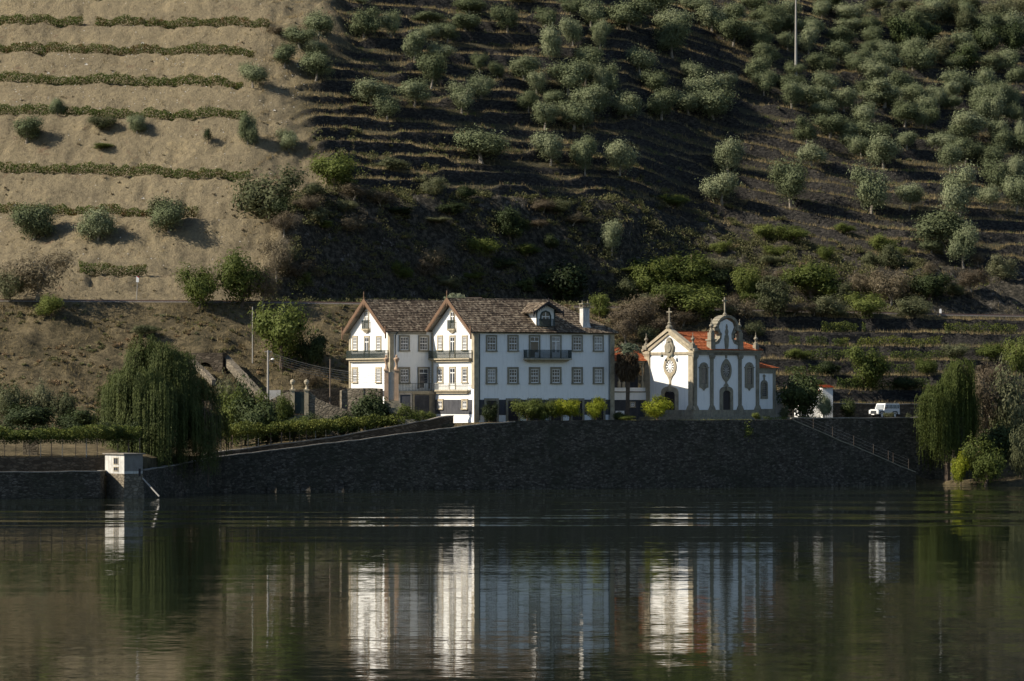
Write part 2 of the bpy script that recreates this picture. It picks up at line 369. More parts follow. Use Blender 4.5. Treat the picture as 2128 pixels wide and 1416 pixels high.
def terrain_mat():
    m, n, b = newmat('hillside'); co = coords(n)
    at = n.nodes.new('ShaderNodeAttribute'); at.attribute_name = 'zone'
    sep = n.nodes.new('ShaderNodeSeparateColor'); n.links.new(at.outputs['Color'], sep.inputs[0])
    ge = n.nodes.new('ShaderNodeNewGeometry'); sx = n.nodes.new('ShaderNodeSeparateXYZ'); n.links.new(ge.outputs['True Normal'], sx.inputs[0])
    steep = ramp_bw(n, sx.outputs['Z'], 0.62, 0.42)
    n1 = noise(n, co, 0.12, 8, 0.7); n2 = noise(n, co, 1.3, 8, 0.75); n3 = noise(n, coords(n, (1, 1, 1)), 4, 6, 0.8)
    ea = ramp(n, math_(n, 'ADD', math_(n, 'MULTIPLY', n1, 0.45), math_(n, 'MULTIPLY', n2, 0.55)),
              [(0.34, (0.13, 0.108, 0.07)), (0.45, (0.225, 0.187, 0.12)), (0.56, (0.295, 0.243, 0.150)), (0.67, (0.42, 0.33, 0.185))])
    ea = mix(n, math_(n, 'MULTIPLY', ramp_bw(n, noise(n, coords(n, (1.0, 0.35, 0.5), 'Object'), 1.1, 6, 0.8, 1.5), 0.52, 0.62), 0.55), ea, (0.13, 0.105, 0.07))
    ea = mix(n, math_(n, 'MULTIPLY', ramp_bw(n, n3, 0.52, 0.72), 0.5), ea, (0.11, 0.09, 0.065))
    red = ramp_bw(n, noise(n, coords(n, (1, 1, 1.5)), 0.28, 6, 0.75), 0.60, 0.68)
    ea = mix(n, math_(n, 'MULTIPLY', red, 0.5), ea, (0.16, 0.085, 0.055))
    gr = ramp(n, math_(n, 'ADD', math_(n, 'MULTIPLY', n1, 0.5), math_(n, 'MULTIPLY', n2, 0.5)),
              [(0.36, (0.030, 0.032, 0.018)), (0.46, (0.095, 0.078, 0.046)), (0.55, (0.18, 0.145, 0.084)), (0.66, (0.30, 0.235, 0.13))])
    vz = n.nodes.new('ShaderNodeTexVoronoi'); n.links.new(coords(n, (2.6, 2.6, 5.0)), vz.inputs['Vector']); vz.inputs['Scale'].default_value = 1.0
    bw = n.nodes.new('ShaderNodeRGBToBW'); n.links.new(vz.outputs['Color'], bw.inputs[0])
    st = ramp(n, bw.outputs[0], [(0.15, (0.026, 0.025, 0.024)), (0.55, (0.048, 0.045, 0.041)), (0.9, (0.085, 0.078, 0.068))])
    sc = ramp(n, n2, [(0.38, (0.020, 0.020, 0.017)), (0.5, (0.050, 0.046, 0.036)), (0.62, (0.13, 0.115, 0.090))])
    sc = mix(n, ramp_bw(n, noise(n, coords(n, (1, 1, 0.6)), 0.5, 6, 0.8), 0.60, 0.66), sc, (0.22, 0.20, 0.18))
    col = mix(n, sep.outputs[0], gr, ea)
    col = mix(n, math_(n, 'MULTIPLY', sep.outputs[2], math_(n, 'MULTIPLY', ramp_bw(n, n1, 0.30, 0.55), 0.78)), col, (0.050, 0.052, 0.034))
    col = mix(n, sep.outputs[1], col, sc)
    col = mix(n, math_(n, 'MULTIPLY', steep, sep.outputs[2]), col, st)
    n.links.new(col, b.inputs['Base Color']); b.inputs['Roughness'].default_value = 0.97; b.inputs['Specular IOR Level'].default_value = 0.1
    h = math_(n, 'ADD', math_(n, 'MULTIPLY', n2, 0.9), math_(n, 'MULTIPLY', n3, 0.55))
    bump(n, b, h, 1.0, 0.75)
    return m
M['terrain'] = terrain_mat()
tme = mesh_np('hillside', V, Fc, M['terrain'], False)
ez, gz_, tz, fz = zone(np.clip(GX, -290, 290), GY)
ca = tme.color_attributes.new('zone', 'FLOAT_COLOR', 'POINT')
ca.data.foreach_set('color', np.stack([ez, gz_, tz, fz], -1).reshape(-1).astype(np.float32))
tag(link('hillside', tme), kind='structure')

def hit(px, py, y0=455.0, y1=750.0):       # first ground point seen along a photo pixel
    ys = np.arange(y0, y1, 0.25); xs = (px-1064)*ys/F; zs = HC-(py-HOR)*ys/F
    g = H(xs, ys, False); k = np.argmax(g > zs)
    if not (g > zs).any(): k = len(ys)-1
    return float(xs[k]), float(ys[k])
def ground(x, y): return float(H(np.array([x]), np.array([y]))[0])

# ------------------------------------------------------------------ river
def water_mat():
    m, n, b = newmat('river_water')
    b.inputs['Base Color'].default_value = (0.012, 0.016, 0.010, 1); b.inputs['Roughness'].default_value = 0.02
    b.inputs['IOR'].default_value = 1.33; b.inputs['Specular IOR Level'].default_value = 0.5
    def nz(sc, vec, det=2):
        return math_(n, 'SUBTRACT', noise(n, coords(n, vec), sc, det, 0.55), 0.5)
    big = noise(n, coords(n, (0.10, 1.0, 1)), 0.035, 3, 0.6, 0.4)
    patch = noise(n, coords(n, (0.04, 1.0, 1)), 0.075, 3, 0.6)
    tc = n.nodes.new('ShaderNodeTexCoord'); sp = n.nodes.new('ShaderNodeSeparateXYZ'); n.links.new(tc.outputs['Object'], sp.inputs[0])
    # a breeze lies over the water near the far bank
    breeze = ramp_bw(n, math_(n, 'ADD', sp.outputs['Y'], math_(n, 'MULTIPLY', big, 16)), 368, 372)
    pz = ramp_bw(n, patch, 0.40, 0.60)
    def tot(*t):
        r = t[0]
        for q in t[1:]: r = math_(n, 'ADD', r, q)
        return r
    fine = nz(4.2, (0.22, 1, 1)); rip = nz(0.5, (0.14, 1, 1)); sw = nz(0.13, (0.08, 1, 1), 1)
    fa = math_(n, 'ADD', math_(n, 'MULTIPLY', math_(n, 'MULTIPLY', breeze, pz), 0.14), math_(n, 'ADD', 0.030, math_(n, 'MULTIPLY', ramp_bw(n, big, 0.35, 0.65), 0.030)))
    ra = math_(n, 'ADD', math_(n, 'MULTIPLY', breeze, 0.17), 0.018)
    sa = math_(n, 'ADD', math_(n, 'MULTIPLY', breeze, 0.21), 0.016)
    sy = tot(math_(n, 'MULTIPLY', fine, fa), math_(n, 'MULTIPLY', rip, ra), math_(n, 'MULTIPLY', sw, sa))
    sx = math_(n, 'MULTIPLY', nz(1.1, (0.5, 1, 1)), 0.02)
    cx = n.nodes.new('ShaderNodeCombineXYZ'); n.links.new(sx, cx.inputs[0]); n.links.new(sy, cx.inputs[1]); cx.inputs[2].default_value = 1
    nm = n.nodes.new('ShaderNodeVectorMath'); nm.operation = 'NORMALIZE'; n.links.new(cx.outputs[0], nm.inputs[0])
    n.links.new(nm.outputs[0], b.inputs['Normal'])
    return m
wb = MB(); wb.add([(-900,-60,0),(900,-60,0),(900,560,0),(-900,560,0)], [(0,1,2,3)])
tag(wb.build('river', water_mat()), kind='structure')

# ------------------------------------------------------------------ walls along polylines
def strip(name, pts, th, zb, mat, cap=None, label=None, cat='wall', batter=0.0, step=1.5, rough=0.06, parent=None):
    # pts: (x,y,ztop); the wall lies from the line back by th
    P = []
    for a, b in zip(pts[:-1], pts[1:]):
        L = math.hypot(b[0]-a[0], b[1]-a[1]); k = max(1, int(L/step))
        for i in range(k): P.append([a[j]+(b[j]-a[j])*i/k for j in range(3)])
    P.append(list(pts[-1]))
    for p in P: p[2] += random.uniform(-rough, rough)
    vs = []; fs = []
    n = len(P)
    for i, p in enumerate(P):
        q0 = P[max(i-1, 0)]; q1 = P[min(i+1, n-1)]
        dx, dy = q1[0]-q0[0], q1[1]-q0[1]; L = math.hypot(dx, dy) or 1; nx, ny = -dy/L, dx/L
        z0 = zb(p[0]) if callable(zb) else zb
        bt = batter*(p[2]-z0)
        vs += [(p[0]-nx*bt, p[1]-ny*bt, z0), (p[0], p[1], p[2]), (p[0]+nx*th, p[1]+ny*th, p[2]), (p[0]+nx*th, p[1]+ny*th, z0)]
    for i in range(n-1):
        a = i*4; b = a+4
        for j in range(3): fs.append((a+j, b+j, b+j+1, a+j+1))
    fs += [(0,1,2,3), (4*n-4, 4*n-1, 4*n-2, 4*n-3)]
    m = MB(); m.add(vs, fs)
    if label and cap:
        e = empty(name, (0, 0, 0), label, cat); m.build('stone_face', mat, e)
        c = MB(); vs = []; fs = []
        for i, p in enumerate(P):
            q0 = P[max(i-1, 0)]; q1 = P[min(i+1, n-1)]
            dx, dy = q1[0]-q0[0], q1[1]-q0[1]; L = math.hypot(dx, dy) or 1; nx, ny = -dy/L, dx/L
            for o_, z_ in ((-0.07, 0.003), (-0.07, 0.13), (th+0.05, 0.13), (th+0.05, 0.003)):
                vs.append((p[0]+nx*o_, p[1]+ny*o_, p[2]+z_))
        for i in range(n-1):
            a = i*4; b = a+4
            for j in range(4): fs.append((a+j, b+j, b+(j+1) % 4, a+(j+1) % 4))
        fs += [(0,1,2,3), (4*n-4, 4*n-1, 4*n-2, 4*n-3)]
        c.add(vs, fs); c.build('coping', cap, e)
        return e
    o = m.build(name, mat, parent)
    if label: tag(o, label, cat)
    return o
def poly(xs, dy, zf): return [(x, float(yo(x))+dy, zf(x)) for x in xs]
strip('river_wall', poly([-105,-80,-60,-49.05], 0.05, lambda x: I(x, [-110,-49], [3.15, 3.2]))+[(-48.9, 459.5, 3.2), (-48.75, 462.8, 3.2)], 0.5, -2, M['river_stone'], M['cap'],
      'low dark stone river wall left of the white pump house', batter=0.03)
strip('ramp_wall', [(-45.6,463.0,3.2),(-44.4,464,3.2),(-43,474.1,3.35),(-38,488.1,4.3),(-33,490.1,4.9),(-18,495.3,6.7),(-3.4,500.5,8.6),(0.4,501.9,8.75)], 0.45, -2, M['river_stone'], M['cap'],
      'long dark stone river wall whose pale coping climbs from the big willow to the manor house', batter=0.03)
strip('quay_wall', poly([-0.4,5,12,20,27,33,38.2], 0.0, lambda x: 9.0), 0.5, -2, M['river_stone'], None,
      'tall dark stone quay wall carrying the forecourt of house and chapel', batter=0.03)
strip('path_wall', poly([37.9,43,48,53,55.5], 0.05, lambda x: I(x, [37.6,54,56], [9.0,2.2,1.5])), 0.5, -2, M['river_stone'], M['granite_dark'],
      'dark stone wall below the fenced path sloping down to the river on the right', batter=0.03)
strip('upper_wall', poly([37.9,45,52,58.5,62], 3.5, lambda x: 9.15), 0.9, 0, M['river_stone'], M['cap'],
      'dark stone retaining wall behind the sloping fenced path under the parked car')
strip('garden_wall', poly([-105,-80,-60,-49.06,-45.5], 4.55, lambda x: 4.85), 0.8, 1, M['schist'], None,
      'brown stone garden wall behind the pump house under the vine pergola')
strip('ramp_inner_wall', [(-39,490.5,4.75),(-33,494.9,5.5),(-22,498.8,7.0),(-14,501.6,8.4),(-9.3,503.4,9.35),(-8.2,504.4,9.45),(-7.7,506.3,9.5)], 0.7, 2, M['schist'], M['cap'],
      'sloping garden wall along the inner side of the ramp ending in a curve by the manor house')
# buttresses at the foot of the river wall
for bi_, px in enumerate((572,640,708,782,850,912,975,1042)):
    x = (px-1064)*497/F; y = float(yo(x))
    b = MB()
    b.add([(x-0.6,y-0.75,-1),(x+0.6,y-0.75,-1),(x+0.75,y+0.1,-1),(x-0.75,y+0.1,-1),(x-0.45,y-0.2,1.3),(x+0.45,y-0.2,1.3),(x+0.45,y+0.3,1.5),(x-0.45,y+0.3,1.5),
           (x-0.6,y-0.7,0.1),(x+0.6,y-0.7,0.1)], [(0,1,9,8),(8,9,5,4),(4,5,6,7),(0,8,4,7,3),(1,2,6,5,9),(2,3,7,6)])
    tag(b.build('buttress', M['river_stone']), ['first','second','third','fourth','fifth','sixth','seventh','eighth'][bi_]+' sloping stone buttress from the left along the foot of the river wall', 'buttress', 'buttresses along the foot of the river wall')

# ------------------------------------------------------------------ railway
def ribbon(name, y_off, w_, z, h, mat, parent):
    m = MB(); vs = []; fs = []; xs = np.arange(-130, 150, 2.0)
    for x in xs:
        y = float(yr(x))+y_off; zz = z-RZ+float(rz(x)); vs += [(x, y-w_/2-h*0.8, zz), (x, y-w_/2, zz+h), (x, y+w_/2, zz+h), (x, y+w_/2+h*0.8, zz)]
    for i in range(len(xs)-1):
        for j in range(3): fs.append((i*4+j, i*4+4+j, i*4+5+j, i*4+1+j))
    m.add(vs, fs); return m.build(name, mat, parent)
rw = empty('railway_track', (0,0,0), 'single railway track on pale ballast running along the hillside above the houses', 'railway')
ribbon('ballast', -0.2, 2.6, RZ-0.05, 0.22, M['gravel'], rw)
ribbon('rail', -1.0, 0.07, RZ+0.18, 0.18, M['steel'], rw); ribbon('rail', 0.5, 0.07, RZ+0.18, 0.2, M['steel'], rw)

# ------------------------------------------------------------------ openings on walls
def FT(y0=0.0): return lambda a, b, z: (a, y0-b, z)          # wall looking along local -y, b outwards
def GT(x0=0.0): return lambda a, b, z: (x0-b, a, z)          # wall looking along local -x
def window(par, T, c, z0, z1, w_, nx=3, ny=4, glass='glass', fr=0.2, stone='granite', door=False, label=None, open_=False):
    m = MB(T); h = w_/2
    m.box(c-h, c-h+fr, 0, 0.12, z0, z1); m.box(c+h-fr, c+h, 0, 0.12, z0, z1)
    m.box(c-h+fr, c+h-fr, 0, 0.118, z1-fr*1.1, z1)
    if not door: m.box(c-h-0.04, c+h+0.04, 0, 0.2, z0-0.12, z0+0.06)
    o = m.build('door' if door else 'window', M[stone], par)
    if label: o['label'] = label
    a0, a1 = c-h+fr, c+h-fr; zt = z1-fr*1.1; zb = z0 if door else z0+0.06
    g = MB(T); g.box(a0, a1, -0.02, 0.012, zb, zt); g.build('pane', M[glass], o)
    s = MB(T); t = 0.05
    s.box(a0, a0+0.07, 0.012, 0.06, zb, zt); s.box(a1-0.07, a1, 0.012, 0.06, zb, zt)
    s.box(a0+0.07, a1-0.07, 0.012, 0.058, zt-0.09, zt); s.box(a0+0.07, a1-0.07, 0.012, 0.058, zb, zb+0.1)
    if door:
        tz_ = zt-0.62; mid = (a0+a1)/2
        s.box(a0+0.07, a1-0.07, 0.012, 0.056, tz_-0.06, tz_+0.05)
        s.box(mid-0.03, mid+0.03, 0.012, 0.054, tz_+0.05, zt-0.09)
        if not open_: s.box(mid-0.07, mid+0.07, 0.012, 0.054, zb+0.1, tz_-0.06)
        x0_ = mid if open_ else a0
        s.box(x0_+0.07, a1-0.07, 0.012, 0.053, zb+0.1, zb+0.75)
    else:
        mid = (zb+zt)/2
        s.box(a0+0.07, a1-0.07, 0.012, 0.056, mid-0.05, mid+0.05)
        for i in range(1, nx):
            a = a0+(a1-a0)*i/nx; s.box(a-0.022, a+0.022, 0.012, 0.05, zb+0.1, zt-0.09)
        for j in range(1, ny):
            z = zb+(zt-zb)*j/ny
            if abs(z-mid) > 0.1: s.box(a0+0.07, a1-0.07, 0.012, 0.048, z-0.022, z+0.022)
    s.build('sash', M['white'], o)
    return o
def railing(m, T, a0, a1, b, z0, z1, sp=0.16, t=0.028, sides=True):
    m.T = T
    m.box(a0, a1, b-t, b+t, z1-0.05, z1); m.box(a0, a1, b-t, b+t, z0+0.06, z0+0.1)
    k = int((a1-a0)/sp)
    for i in range(k+1):
        a = a0+(a1-a0)*i/k; m.box(a-t*0.7, a+t*0.7, b-t*0.7, b+t*0.7, z0, z1-0.05)
    if sides:
        for a in (a0, a1):
            m.box(a-t, a+t, 0.02, b-t, z1-0.05, z1); m.box(a-t, a+t, 0.02, b-t, z0+0.06, z0+0.1)
            kk = max(2, int(b/sp))
            for i in range(1, kk): m.box(a-t*0.7, a+t*0.7, b*i/kk-t*0.7, b*i/kk+t*0.7, z0+0.1, z1-0.05)
def balcony(par, T, a0, a1, z, dep=0.55, hgt=1.05, mat='iron', sp=0.16, slabz=0.18, label=None):
    m = MB(T); m.box(a0, a1, 0.0, dep, z-slabz, z)
    n_ = len(m.v)
    m.prism([(a0+0.6, z-slabz-0.28), (a1-0.6, z-slabz-0.28), (a1-0.1, z-slabz-0.003), (a0+0.1, z-slabz-0.003)], 0.0, dep*0.6)
    o = m.build('balcony', M['granite'], par)
    if label: o['label'] = label
    r = MB(T); railing(r, T, a0+0.05, a1-0.05, dep-0.06, z, z+hgt, sp); r.build('railing', M[mat], o)
    return o

# ------------------------------------------------------------------ manor house
TH = R(30); CX, CY = -4.94, 507.0; ct, st_ = math.cos(TH), math.sin(TH)
def fpx(px, ox=0.0, oy=0.0, th=TH, cx=CX, cy=CY):     # facade coordinate of a photo column on the wall through local (.,oy)
    x0 = cx-math.sin(th)*oy; y0 = cy+math.cos(th)*oy; p = px-1064
    return (p*y0-F*x0)/(F*math.cos(th)-p*math.sin(th))
def gpx(px, ox=0.0, th=TH, cx=CX, cy=CY):             # the same on a gable wall at local x = ox
    x0 = cx+math.cos(th)*ox; y0 = cy+math.sin(th)*ox; p = px-1064
    return (p*y0-F*x0)/(-F*math.sin(th)-p*math.cos(th))
def zp(py, Y): return HC-(py-HOR)*Y/F
house = empty('manor_house', (CX, CY, 0), 'large white three storey manor house with two gables and brown tiled roofs', 'house', TH)
ZB, ZE, ZR = 8.5, 20.9, 25.0
LF = fpx(1275); WG = gpx(897)
X2, L2 = -6.3, 14.0; Y2a, Y2b = WG, WG*2
def gable_block(name, x0, x1, y0, y1, zb, ze, zr):
    m = MB(); ym = (y0+y1)/2; rz_ = zr-0.35
    m.add([(x0,y0,zb),(x0,y1,zb),(x0,y1,ze),(x0,ym,rz_),(x0,y0,ze),(x1,y0,zb),(x1,y1,zb),(x1,y1,ze),(x1,y0,ze)],
          [(0,4,3,2,1),(0,5,8,4),(5,6,7,8),(6,1,2,7)])
    return m.build(name, M['plaster'], house)
gable_block('wall', 0, LF, 0, WG, ZB, ZE, ZR)
gable_block('wall', X2, L2, WG+0.02, 2*WG, 8.5, ZE, ZR)
def roof_slope(m, p0, p1, q1, q0, rows=16, th=0.07, cols=1):
    # p0-p1 lower edge, q0-q1 upper edge; stepped tile courses
    p0, p1, q0, q1 = map(Vector, (p0, p1, q0, q1)); nrm = (p1-p0).cross(q0-p0).normalized()
    if nrm.z < 0: nrm = -nrm
    for i in range(rows):
        t0, t1 = i/rows, (i+1.12)/rows; t1 = min(t1, 1)
        a, b = p0.lerp(q0, t0), p1.lerp(q1, t0); c, d = p1.lerp(q1, t1), p0.lerp(q0, t1)
        a2, b2 = a+nrm*th, b+nrm*th; c2, d2 = c+nrm*0.005, d+nrm*0.005
        m.add([tuple(v) for v in (a, b, b2, a2, c2, d2)], [(0,1,2,3), (3,2,4,5)])
def gable_roof(par, x0, x1, y0, y1, ze, zr, ov, mat, hip_end=0.0, og=0.9, soff=True):
    m = MB(); ym = (y0+y1)/2; sl = (zr-ze)/((y1-y0)/2+0.0)
    lo = ze-sl*ov+0.12; yF, yB = y0-ov, y1+ov
    xe = x1+(ov if hip_end else 0.3); xr = x1-hip_end
    roof_slope(m, (x0-og, yF, lo), (xe, yF, lo), (xr if hip_end else xe, ym, zr+0.12), (x0-og, ym, zr+0.12), 18)
    roof_slope(m, (xe, yB, lo), (x0-og, yB, lo), (x0-og, ym, zr+0.12), (xr if hip_end else xe, ym, zr+0.12), 18)
    if hip_end: roof_slope(m, (xe, yF, lo), (xe, yB, lo), (xr, ym, zr+0.12), (xr, ym, zr+0.12), 18)
    # underside
    m.add([(x0-og+0.02, yF, lo-0.05), (xe, yF, lo-0.05), (xr if hip_end else xe, ym, zr+0.05), (x0-og+0.02, ym, zr+0.05), (xe, yB, lo-0.05), (x0-og+0.02, yB, lo-0.05)], [(0,1,2,3), (3,2,4,5)])
    # ridge tiles
    m.tube([(x0-og, ym, zr+0.14), ((xr if hip_end else xe), ym, zr+0.14)], 0.12, 6)
    if hip_end:
        m.tube([(xr, ym, zr+0.14), (xe, yF, lo+0.06)], 0.1, 5); m.tube([(xr, ym, zr+0.14), (xe, yB, lo+0.06)], 0.1, 5)
    return m.build('roof', mat, par), lo
OV = 0.55
r1, LO = gable_roof(house, 0, LF, 0, WG, ZE, ZR, OV, M['roof'], hip_end=6.6)
r2, LO2 = gable_roof(house, X2, L2, WG, 2*WG, ZE, ZR, 0.25, M['roof'])
def bargeboard(x0, y0, y1, ze, zr, ov):
    ym = (y0+y1)/2; sl = (zr-ze)/((y1-y0)/2); lo = ze-sl*ov+0.1; x = x0-0.9
    for s_ in (-1, 1):
        m = MB(lambda a, b, z: (x-b, a, z)); ye = ym+s_*((y1-y0)/2+ov+0.08)
        m.prism([(ym, zr+0.32), (ye, lo+0.1), (ye, lo-0.42), (ym, zr-0.28)], 0.0, 0.07)
        k = 22
        for i in range(k):        # pointed fringe
            t = (i+0.5)/k; a = ym+(ye-ym)*t; z = (zr-0.28)*(1-t)+(lo-0.42)*t
            m.prism([(a-0.11, z+0.10), (a+0.11, z+0.02 if s_ > 0 else z+0.02), (a, z-0.26)], 0.015, 0.05)
        m.box(ye-0.09, ye+0.09, -0.05, 0.11, lo-0.95, lo+0.75)
        m.build('bargeboard', M['wood'], house)
    f = MB(); f.box(x-0.06, x+0.06, ym-0.06, ym+0.06, zr-0.9, zr+0.85); f.lathe((x, ym, zr+0.85), [(0.09,0),(0.11,0.08),(0.02,0.45)], 6)
    f.build('finial', M['wood'], house)
    s = MB(); s.add([(x+0.08, y0-ov, lo-0.12), (x0, y0-ov, lo-0.12), (x0, ym, zr-0.03), (x+0.08, ym, zr-0.03), (x0, y1+ov, lo-0.12), (x+0.08, y1+ov, lo-0.12)], [(0,1,2,3), (3,2,4,5)])
    t = 0.32; s.box(x0-0.85, x0, ym+(y1-y0)/2*0.5-0.06, ym+(y1-y0)/2*0.5+0.06, (ze+zr)/2-0.32, (ze+zr)/2-0.18)
    s.build('soffit', M['soffit'], house)
bargeboard(0, 0, WG, ZE, ZR, OV); bargeboard(X2, WG, 2*WG, ZE, ZR, 0.3)
# stone trims
pw = 0.62
for bx in (((-0.1, pw, -0.1, 0, ZB, 20.45), (-0.1, 0, 0, pw*1.05, 13.2, 20.9)), ((LF-pw*0.9, LF+0.1, -0.1, 0, ZB, 20.45),)):
    tr = MB()
    for q in bx: tr.box(*q)
    tr.build('corner_pilaster', M['granite'], house)
for bx in (((X2-0.1, X2+0.5, WG-0.08, WG+0.02, 12.6, 20.45), (X2-0.1, X2, WG+0.02, WG+0.6, 12.6, 20.9)), ((X2-0.1, X2, 2*WG-0.45, 2*WG+0.05, 12.6, 20.7),), ((-0.1, 0, WG-0.5, WG-0.1, 13.2, 20.7),)):
    tr = MB()
    for q in bx: tr.box(*q)
    tr.build('corner_pilaster', M['granite'], house)
tr = MB(); tr.box(-0.12, LF+0.12, -0.22, 0, 20.455, 20.8); tr.build('cornice', M['granite_dark'], house)
tr = MB(); tr.box(X2-0.12, -0.9, WG-0.18, WG+0.02, 20.455, 20.8); tr.build('cornice', M['granite_dark'], house)
# plinth band
pl = MB(); zt_, zb_ = zp(831, 507), zp(863, 507)
pl.box(pw+0.01, LF-pw*0.9-0.01, -0.03, 0.001, zb_, zt_); pl.build('plinth_band', M['plinth'], house)
pl = MB(); pl.box(-0.03, 0.001, pw*0.9, WG-0.7, zb_+0.1, zt_); pl.build('plinth_band', M['plinth'], house)
# facade windows (shaded side)
for i, px in enumerate((1020.9, 1065.8, 1110.5, 1154.8, 1199.2, 1243)):
    c = fpx(px); Yd = CY+c*st_
    if i in (2, 3):
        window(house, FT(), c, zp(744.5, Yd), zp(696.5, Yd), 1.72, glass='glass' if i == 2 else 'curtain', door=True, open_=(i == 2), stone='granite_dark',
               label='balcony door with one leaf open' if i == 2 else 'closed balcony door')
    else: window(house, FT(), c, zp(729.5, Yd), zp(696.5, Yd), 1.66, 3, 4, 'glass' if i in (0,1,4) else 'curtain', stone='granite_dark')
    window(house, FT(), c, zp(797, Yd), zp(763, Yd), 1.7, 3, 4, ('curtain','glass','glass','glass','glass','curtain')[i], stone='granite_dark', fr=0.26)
    # ground floor doors
    m = MB(FT()); h = 1.08; z0, z1 = 8.7, zp(828, Yd)
    m.box(c-h, c-h+0.3, 0, 0.14, z0, z1); m.box(c+h-0.3, c+h, 0, 0.14, z0, z1); m.box(c-h+0.3, c+h-0.3, 0, 0.138, z1-0.32, z1)
    o = m.build('door', M['granite_dark'], house)
    m = MB(FT()); m.box(c-h+0.3, c+h-0.3, 0.0, 0.035, z0, z1-0.32); m.box(c-0.03, c+0.03, 0.035, 0.05, z0, z1-0.32); m.build('door_leaf', M['wood_dark'], o)
balcony(house, FT(), fpx(1087), fpx(1181), zp(745.5, 513), 1.0, 1.15, sp=0.11, slabz=0.2, label='long iron balcony on the shaded river front')
# front gable windows
for px in (915.5, 966.5):
    c = gpx(px); Yd = CY+c*ct
    window(house, GT(), c, zp(728, Yd), zp(697, Yd), 1.5, 3, 4, 'curtain')
    window(house, GT(), c, zp(795, Yd), zp(762, Yd), 1.7, 3, 4, 'glass', fr=0.26)
    window(house, GT(), c, zp(850, Yd), zp(829, Yd), 1.7, 2, 3, 'glass', fr=0.3)
c = gpx(941); Yd = CY+c*ct
window(house, GT(), c, zp(745, Yd), zp(697, Yd), 1.6, door=True); window(house, GT(), c, zp(810, Yd), zp(762, Yd), 1.8, door=True)
window(house, GT(), c, zp(683, Yd), zp(646, Yd), 1.25, door=True, fr=0.13)
balcony(house, GT(), 0.35, WG-0.1, zp(745, Yd), 0.62, 1.05, 'iron', 0.13)
balcony(house, GT(), 1.0, WG-0.6, zp(811, Yd), 0.55, 0.95, 'iron_white', 0.3)
balcony(house, GT(), c-0.95, c+0.95, zp(683.5, Yd), 0.4, 1.15, 'iron', 0.12, 0.25)
# rear gable
for px in (738.5, 787.5):
    c = gpx(px, X2); Yd = CY+X2*st_+c*ct
    window(house, GT(X2), c, zp(728, Yd), zp(698, Yd), 1.5, 3, 4, 'curtain')
    window(house, GT(X2), c, zp(795, Yd), zp(763, Yd), 1.7, 3, 4, 'curtain', fr=0.26)
c = gpx(763, X2); Yd = CY+X2*st_+c*ct
window(house, GT(X2), c, zp(744, Yd), zp(698, Yd), 1.6, door=True)
window(house, GT(X2), c, zp(683, Yd), zp(647, Yd), 1.25, door=True, fr=0.13, glass='curtain')
balcony(house, GT(X2), Y2a+0.3, Y2b-0.1, zp(745, Yd), 0.62, 1.05, 'iron', 0.13)
balcony(house, GT(X2), c-0.95, c+0.95, zp(683.5, Yd), 0.4, 1.15, 'iron', 0.12, 0.25)
m = MB(); m.box(X2-0.25, X2-0.0, WG+0.2, 2*WG, 12.3, 12.9); m.build('plinth_band', M['plinth'], house)
for px, d_ in ((840, 0), (880, 0)):
    c = fpx(px, oy=WG); Yd = CY+c*st_+WG*ct
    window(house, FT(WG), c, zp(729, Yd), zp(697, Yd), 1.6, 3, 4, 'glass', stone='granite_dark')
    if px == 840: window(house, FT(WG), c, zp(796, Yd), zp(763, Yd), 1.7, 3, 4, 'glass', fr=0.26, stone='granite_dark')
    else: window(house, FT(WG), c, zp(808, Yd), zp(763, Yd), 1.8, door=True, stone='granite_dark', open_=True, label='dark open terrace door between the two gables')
# courtyard terrace between the gables, with panelled front wall
ter = MB(); ter.box(X2-0.8, -0.02, WG-1.1, WG-0.02, 8.5, 12.75); ter.build('terrace', M['granite_dark'], house)
pn = MB(FT(WG-1.1))
for a0, a1 in ((fpx(830, oy=WG-1.1), fpx(856, oy=WG-1.1)), (fpx(862, oy=WG-1.1), fpx(892, oy=WG-1.1))): pn.box(a0, a1, 0.0, 0.03, 9.5, 12.3)
pn.build('wall_panel', M['plinth'], house)
pn = MB(FT(WG-1.1)); pn.box(X2-0.9, -0.05, 0.0, 0.16, 12.45, 12.85); pn.box(fpx(857, oy=WG-1.1), fpx(861, oy=WG-1.1), 0.0, 0.1, 8.5, 12.44); pn.build('terrace_trim', M['granite'], house)
rl = MB(); railing(rl, FT(WG-1.1), X2-0.7, -0.15, -0.1, 12.86, 13.9, 0.22, sides=False); rl.build('railing', M['iron'], house)
# dormer
DW = 2.9; dc = fpx(1132.5, oy=0.9); y0_ = 0.75; sl_ = (ZR-ZE)/(WG/2)
dz0 = ZE+sl_*y0_; dzr = zp(630, 514); dz1 = dzr-0.9
dor = MB(); ymx = (dz1-ZE)/sl_+0.6
dor.add([(dc-DW/2,y0_,dz0-0.5),(dc+DW/2,y0_,dz0-0.5),(dc+DW/2,y0_,dz1),(dc,y0_,dzr-0.25),(dc-DW/2,y0_,dz1),(dc-DW/2,ymx,dz0-0.5),(dc+DW/2,ymx,dz0-0.5),(dc+DW/2,ymx,dz1),(dc-DW/2,ymx,dz1)],
        [(0,1,2,3,4),(0,4,8,5),(1,6,7,2)])
do = dor.build('dormer', M['plaster'], house)
do['label'] = 'gabled roof dormer with fringed eaves'
dr = MB(); yb_ = (dzr-ZE)/sl_+0.2; yf_ = y0_-0.8; hw = DW/2+0.85; sld = 0.6; ez_ = dzr-sld*hw
yb2 = max((ez_-ZE)/sl_, 0.2)
